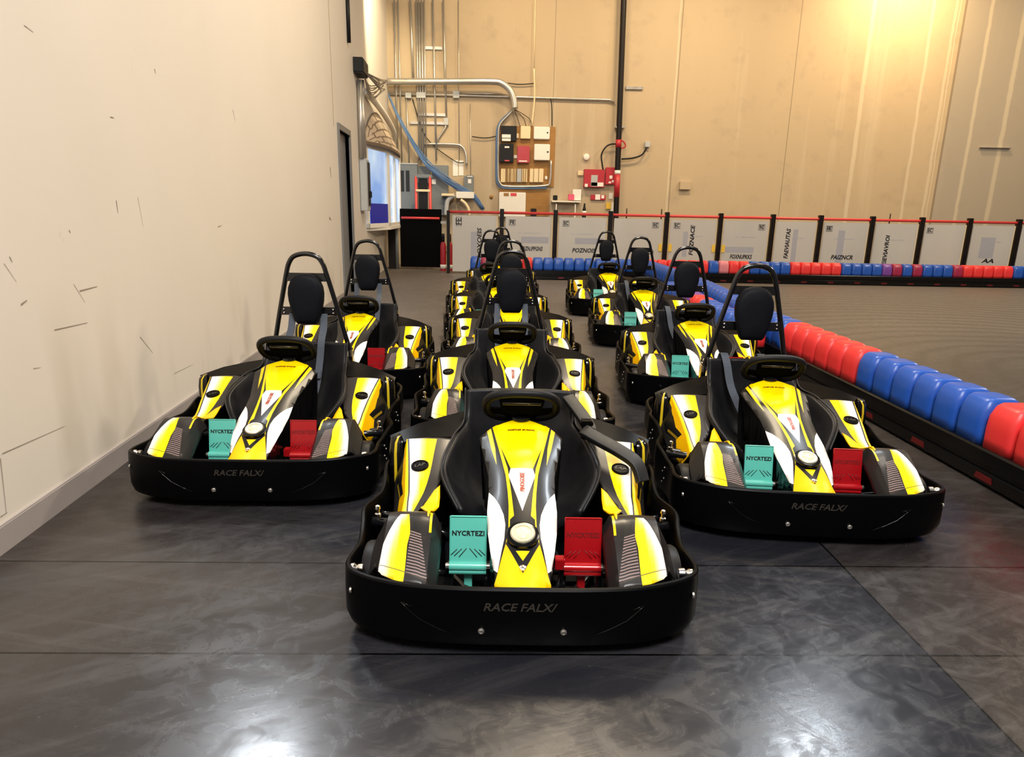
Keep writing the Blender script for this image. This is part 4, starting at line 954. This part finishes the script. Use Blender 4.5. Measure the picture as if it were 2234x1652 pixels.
for k in range(len(posts)-1):
    x0, x1 = posts[k]+(.09 if k != 0 else .10), posts[k+1]-(.10 if k else .13); w_ = x1-x0; z0_, z1_ = .05, RZ-.075
    bm = new(); box(bm, (x0, -.02, z0_), (x1, .0, z1_))
    p = obj('sheet', bm, 'sheet', fence)
    bm = new(); box(bm, (x1+.005, -.008, z0_), (x1+.035, .004, z1_)); obj('edge_strip', bm, 'cream', p)
    tx, ori, fx_, zc, shade = prints[k]
    if shade:
        a0, a1, s1, s0 = shade; bm = new(); box(bm, (x0+w_*a0, -.0215, max(z0_, s0)), (x0+w_*a1, -.0195, min(z1_, s1))); obj('printed_band', bm, pm('print_band', (.36, .37, .42), .5, vary=.06) if k == 0 else bpy.data.materials['print_band'], p)
    if tx:
        cx = x0+w_*fx_
        if ori == 'h': text('lettering', tx, .14, p, 'ink', lambda a, b, h: Vector((cx+a, -.022-h, zc+b)), shear=.2, bold=.004, width=w_*(.5 if len(tx) > 3 else .3))
        else: text('lettering', tx, .14, p, 'ink', lambda a, b, h: Vector((cx-b, -.022-h, zc+a)), shear=.2, bold=.004, width=.72)
        text('lettering', 'nl . oinvmni', .05, p, 'grey_tint', lambda a, b, h: Vector((x0+w_*.5+a, -.022-h, 1.0+b)), width=w_*.45)
    if k in corner:
        t_, f_, rt = corner[k]; boxed(t_, x0+w_*f_+(.03 if f_ < .5 else -.03), RZ-.22, .15 if not rt else .12, .12 if not rt else .2, p, rt)
for k, x in ((4, -1), (4, 1), (5, -1), (5, 1)):
    bm = new(); xx = posts[k]+x*.12; box(bm, (xx-.04, -.035, .62), (xx+.04, -.018, .80)); tag(obj('yellow_sticker', bm, 'yellow_tape'), ('left' if x < 0 else 'right')+' yellow sticker beside the '+('fifth' if k == 4 else 'sixth')+' fence post from the gate', 'sticker');
    o_ = COL.objects[-1]; o_.location = (0, YF, 0)
for k, px in enumerate((1367, 1443, 1943)):
    q = at_y(px, 470, YF+.05); bm = new(); tube(bm, [(q.x, YF+.06, 1.2), (q.x, YF+.06, RZ+.16)], .015, 6); box(bm, (q.x-(.02 if k == 0 else .12), YF+.045, RZ+.0), (q.x+(.12 if k == 0 else .02), YF+.075, RZ+.03)); tag(obj('sign_peg', bm, 'post_black'), ('thin black peg standing above the rail right of the riser pipe', 'thin black peg above the rail before the fifth post', 'thin black peg above the rail far right')[k], 'peg')

# ------------------------------------------------------------------ kart barriers: rail plus individual plastic blocks
def block_mesh(w_, d_, h_):
    bm = new(); n = 14; rings = []
    for fx_, off, zz in ((0, 0, 0), (0, .0, .06), (0, .0, h_*.45), (0, .006, h_*.72), (0, .03, h_*.93), (0, .055, h_), (0, .09, h_+.004)):
        ring = []
        for i in range(28):
            th = 2*PI*i/28; c, s = math.cos(th), math.sin(th); ex = 2/5.0
            ring.append(bm.verts.new((math.copysign(abs(c)**ex, c)*(w_/2-off*.55), math.copysign(abs(s)**ex, s)*(d_/2-off), zz)))
        rings.append(ring)
    for A, B in zip(rings, rings[1:]):
        for k in range(28): bm.faces.new((A[k], A[(k+1) % 28], B[(k+1) % 28], B[k])).smooth = True
    bm.faces.new(rings[-1]); bm.faces.new(rings[0])
    me = bpy.data.meshes.new('barrier_block'); finish(bm); bm.to_mesh(me); bm.free(); return me
BM = {}
base_me = block_mesh(.232, .27, .27)
for c in ('red', 'blue', 'purple', 'maroon', 'pink', 'grey'):
    me = base_me.copy(); me.materials.append(M['block_'+c]); BM[c] = me
ORD = 'first second third fourth fifth sixth seventh eighth ninth tenth eleventh twelfth thirteenth fourteenth fifteenth sixteenth'.split()
def along(path, step, start=0.0):
    out = []; P = [Vector((*p, 0)) for p in path]; acc = start; 
    for a, b in zip(P, P[1:]):
        L = (b-a).length; d = (b-a)/L
        while acc < L: out.append((a+d*acc, math.atan2(d.y, d.x))); acc += step
        acc -= L
    return out
def rail(name, path, label, side, h=.215, w_=.30, lights=True):
    """black barrier base: two beams on the track face and a flat top; side = +1 when the visible face is right of the travel direction"""
    P = [Vector((*p, 0)) for p in path]; n = len(P); bm = new(); rings = []
    for i, p in enumerate(P):
        t_ = (P[min(i+1, n-1)]-P[max(i-1, 0)]).normalized(); nn = Vector((t_.y, -t_.x, 0))*side
        prof = [(w_/2-.03, .01), (w_/2, .02), (w_/2, .085), (w_/2-.018, .095), (w_/2-.018, .12), (w_/2, .13), (w_/2, h-.012), (w_/2-.008, h), (-w_/2, h), (-w_/2, .01)]
        rings.append([bm.verts.new(p+nn*a+Vector((0, 0, b))) for a, b in prof])
    for A, B in zip(rings, rings[1:]):
        for k in range(len(A)): bm.faces.new((A[k], A[(k+1) % len(A)], B[(k+1) % len(A)], B[k]))
    for q in (rings[0], rings[-1]): bm.faces.new(q)
    o = thing(name, label, 'barrier', (0, 0, 0)); obj('rail_base', bm, 'black_gloss', o, smooth=30)
    if lights:
        for k, (q, a) in enumerate(along(path, .62, .2)):
            d = Vector((math.cos(a), math.sin(a), 0)); nn = Vector((d.y, -d.x, 0))*side; bm = new()
            c = q+nn*(w_/2-.002); v = [c+d*x+Vector((0, 0, z))+nn*e for e in (0, .006) for x, z in ((-.07, .035), (.07, .035), (.06, .07), (-.06, .07))]
            add(bm, v, [(0, 1, 2, 3), (4, 5, 6, 7), (0, 1, 5, 4), (1, 2, 6, 5), (2, 3, 7, 6), (3, 0, 4, 7)])
            obj('reflector', bm, 'reflector', o)
    return o
near = [(2.99, 2.72), (2.99, 3.2), (2.99, 4.0), (2.99, 5.0), (2.99, 6.0), (2.99, 6.8), (3.03, 7.6), (3.12, 8.6), (3.24, 9.7), (3.32, 10.7), (3.36, 12.0), (3.38, 13.4), (3.38, 14.95)]
nearS = [tuple(p.xy) for p in catmull([(x, y, 0) for x, y in near], 4)]
rail('barrier_rail', nearS, 'black barrier rail running along the right side of the kart rows', -1)
back_row = [(2.60, 6.55), (2.60, 7.2), (2.62, 8.0), (2.66, 8.8), (2.72, 9.6), (2.70, 10.3)]
backS = [tuple(p.xy) for p in catmull([(x, y, 0) for x, y in back_row], 4)]
rail('barrier_rail', backS, 'short black barrier rail inside the curve beside the third right kart', -1, w_=.26, lights=False)
farp = [(fx(1030), 15.3), (fx(2234)+2.5, 15.3)]
rail('barrier_rail', farp, 'long black barrier rail crossing in front of the white fence', 1)
def blocks(path, step, colours, where, grp, start=0.0):
    runs = {}; prev = None; seq = []
    pos = along(path, step, start)
    cols = [colours(i, p) for i, (p, a) in enumerate(pos)]
    i = 0; rc = {}
    while i < len(cols):
        k = i
        while k < len(cols) and cols[k] == cols[i]: k += 1
        rc[cols[i]] = rc.get(cols[i], 0)+1
        for q in range(i, k):
            p, a = pos[q]; o = bpy.data.objects.new('barrier_block', BM[cols[q]]); COL.objects.link(o); o.location = (p.x, p.y, .215); o.rotation_euler = (0, 0, a)
            lab = f'{cols[q]} block, {ORD[min(q-i, 15)]} {where[0]} in the {ORD[min(rc[cols[q]]-1, 15)]} {cols[q]} run, {where[1]}'
            tag(o, lab, 'barrier block', grp)
        i = k
def near_cols(i, p):
    y = p.y
    if y < 3.74: return 'red'
    if y < 5.02: return 'blue'
    if y < 6.62: return 'red'
    if y < 8.0: return 'blue'
    if y < 8.2: return 'red'
    return 'blue'
blocks(nearS, .238, near_cols, ('from the camera', 'right track barrier'), 'barrier blocks on the near right rail', .1)
blocks(backS, .238, lambda i, p: 'red' if p.y < 6.75 else 'blue' if p.y < 8.1 else 'red' if p.y < 8.75 else 'purple' if p.y < 9.2 else 'blue', ('from the camera', 'short inner barrier'), 'barrier blocks on the short inner rail', .1)
fr = [(1030, 1052, 'blue'), (1052, 1120, 'black?'), (1120, 1172, 'red'), (1172, 1385, 'blue'), (1385, 1535, 'red'), (1535, 1563, 'blue'), (1563, 1582, 'pink'), (1582, 1598, 'grey'), (1598, 1636, 'red'), (1636, 1730, 'blue'), (1730, 1834, 'red'), (1834, 1910, 'blue'), (1910, 1932, 'purple'), (1932, 1956, 'maroon'), (1956, 1992, 'blue'), (1992, 2018, 'maroon'), (2018, 2062, 'blue'), (2062, 2090, 'maroon'), (2090, 2196, 'red'), (2196, 3000, 'blue')]
def far_cols(i, p):
    d = Vector((p.x, p.y, .35))-CAM; px = W/2+F*d.dot(RX)/d.dot(fw)
    for a, b, c in fr:
        if a <= px < b: return c if c in BM else 'maroon'
    return 'blue'
blocks(farp, .236, far_cols, ('from left', 'far barrier'), 'barrier blocks before the white fence', .12)

# ------------------------------------------------------------------ light
def area(name, loc, target, sx_, sy_, power, col, spread=180):
    l = bpy.data.lights.new(name, 'AREA'); l.shape = 'RECTANGLE'; l.size = sx_; l.size_y = sy_; l.energy = power; l.color = col; l.spread = math.radians(spread)
    o = bpy.data.objects.new(name, l); COL.objects.link(o); o.location = loc
    d = Vector(target)-Vector(loc); o.rotation_euler = d.to_track_quat('-Z', 'Y').to_euler(); return o
def spot(name, loc, target, power, col, ang, rad=.25, blend=.6):
    l = bpy.data.lights.new(name, 'SPOT'); l.energy = power; l.color = col; l.spot_size = math.radians(ang); l.shadow_soft_size = rad; l.spot_blend = blend
    o = bpy.data.objects.new(name, l); COL.objects.link(o); o.location = loc
    o.rotation_euler = (Vector(target)-Vector(loc)).to_track_quat('-Z', 'Y').to_euler(); return o
WARM, NEUT, COOL = (1, .70, .36), (1, .96, .93), (.86, .93, 1)
area('unseen_overhead_light', (.6, -1.8, 6.6), (.4, 3.2, 0), 2.2, 2.2, 520, NEUT)  # unseen key, set behind the camera to keep glare off sloping panels
area('unseen_overhead_light', (1.2, 8.0, 8.4), (.8, 7.4, 0), 1.6, 1.6, 420, (1, .82, .58))
area('unseen_overhead_light', (13.0, 9.5, 8.4), (10.5, 9.5, 0), 1.6, 1.6, 560, (1, .84, .62))
area('unseen_overhead_light', (4.2, 4.6, 8.2), (-2.2, 5.2, 1.2), 1.4, 1.4, 75, (1, .88, .72), 120)  # added fill aimed at the left wall to brighten it
area('unseen_wall_wash', (10.4, 17.4, 8.6), (10.4, 18.7, 4.0), 1.0, .5, 250, WARM, 150)
for lx, lp in ((.3, 105), (5.0, 140), (15.0, 80)): area('unseen_wall_wash', (lx, 14.8, 8.8), (lx, 19, 3.6), 1.8, .6, lp, (1, .74, .43), 125)  # extra unseen washers, added to lift the back wall's brightness
spot('wall_spot_lamp', (-1.4, 14.6, 6.6), (-2.85, 16.6, 4.9), 520, (1, .82, .52), 80, .15)
spot('floor_highlight_spot', (-2.12, 5.15, 3.75), (-.85, 1.70, 0), 250, COOL, 34, .20)  # unseen low spot, placed to throw a highlight on the floor
spot('floor_highlight_spot', (3.18, 5.4, 3.9), (.83, 1.62, 0), 215, COOL, 34, .20)  # right-hand counterpart, likewise added for its floor highlight
wld = bpy.data.worlds.new('hall_air'); SC.world = wld; wld.use_nodes = True
wld.node_tree.nodes['Background'].inputs[0].default_value = (1.0, .90, .78, 1); wld.node_tree.nodes['Background'].inputs[1].default_value = .10

SC.view_settings.view_transform = 'Standard'; SC.view_settings.look = 'None'; SC.view_settings.gamma = 1; SC.view_settings.use_curve_mapping = False
SC.view_settings.exposure = 0.6
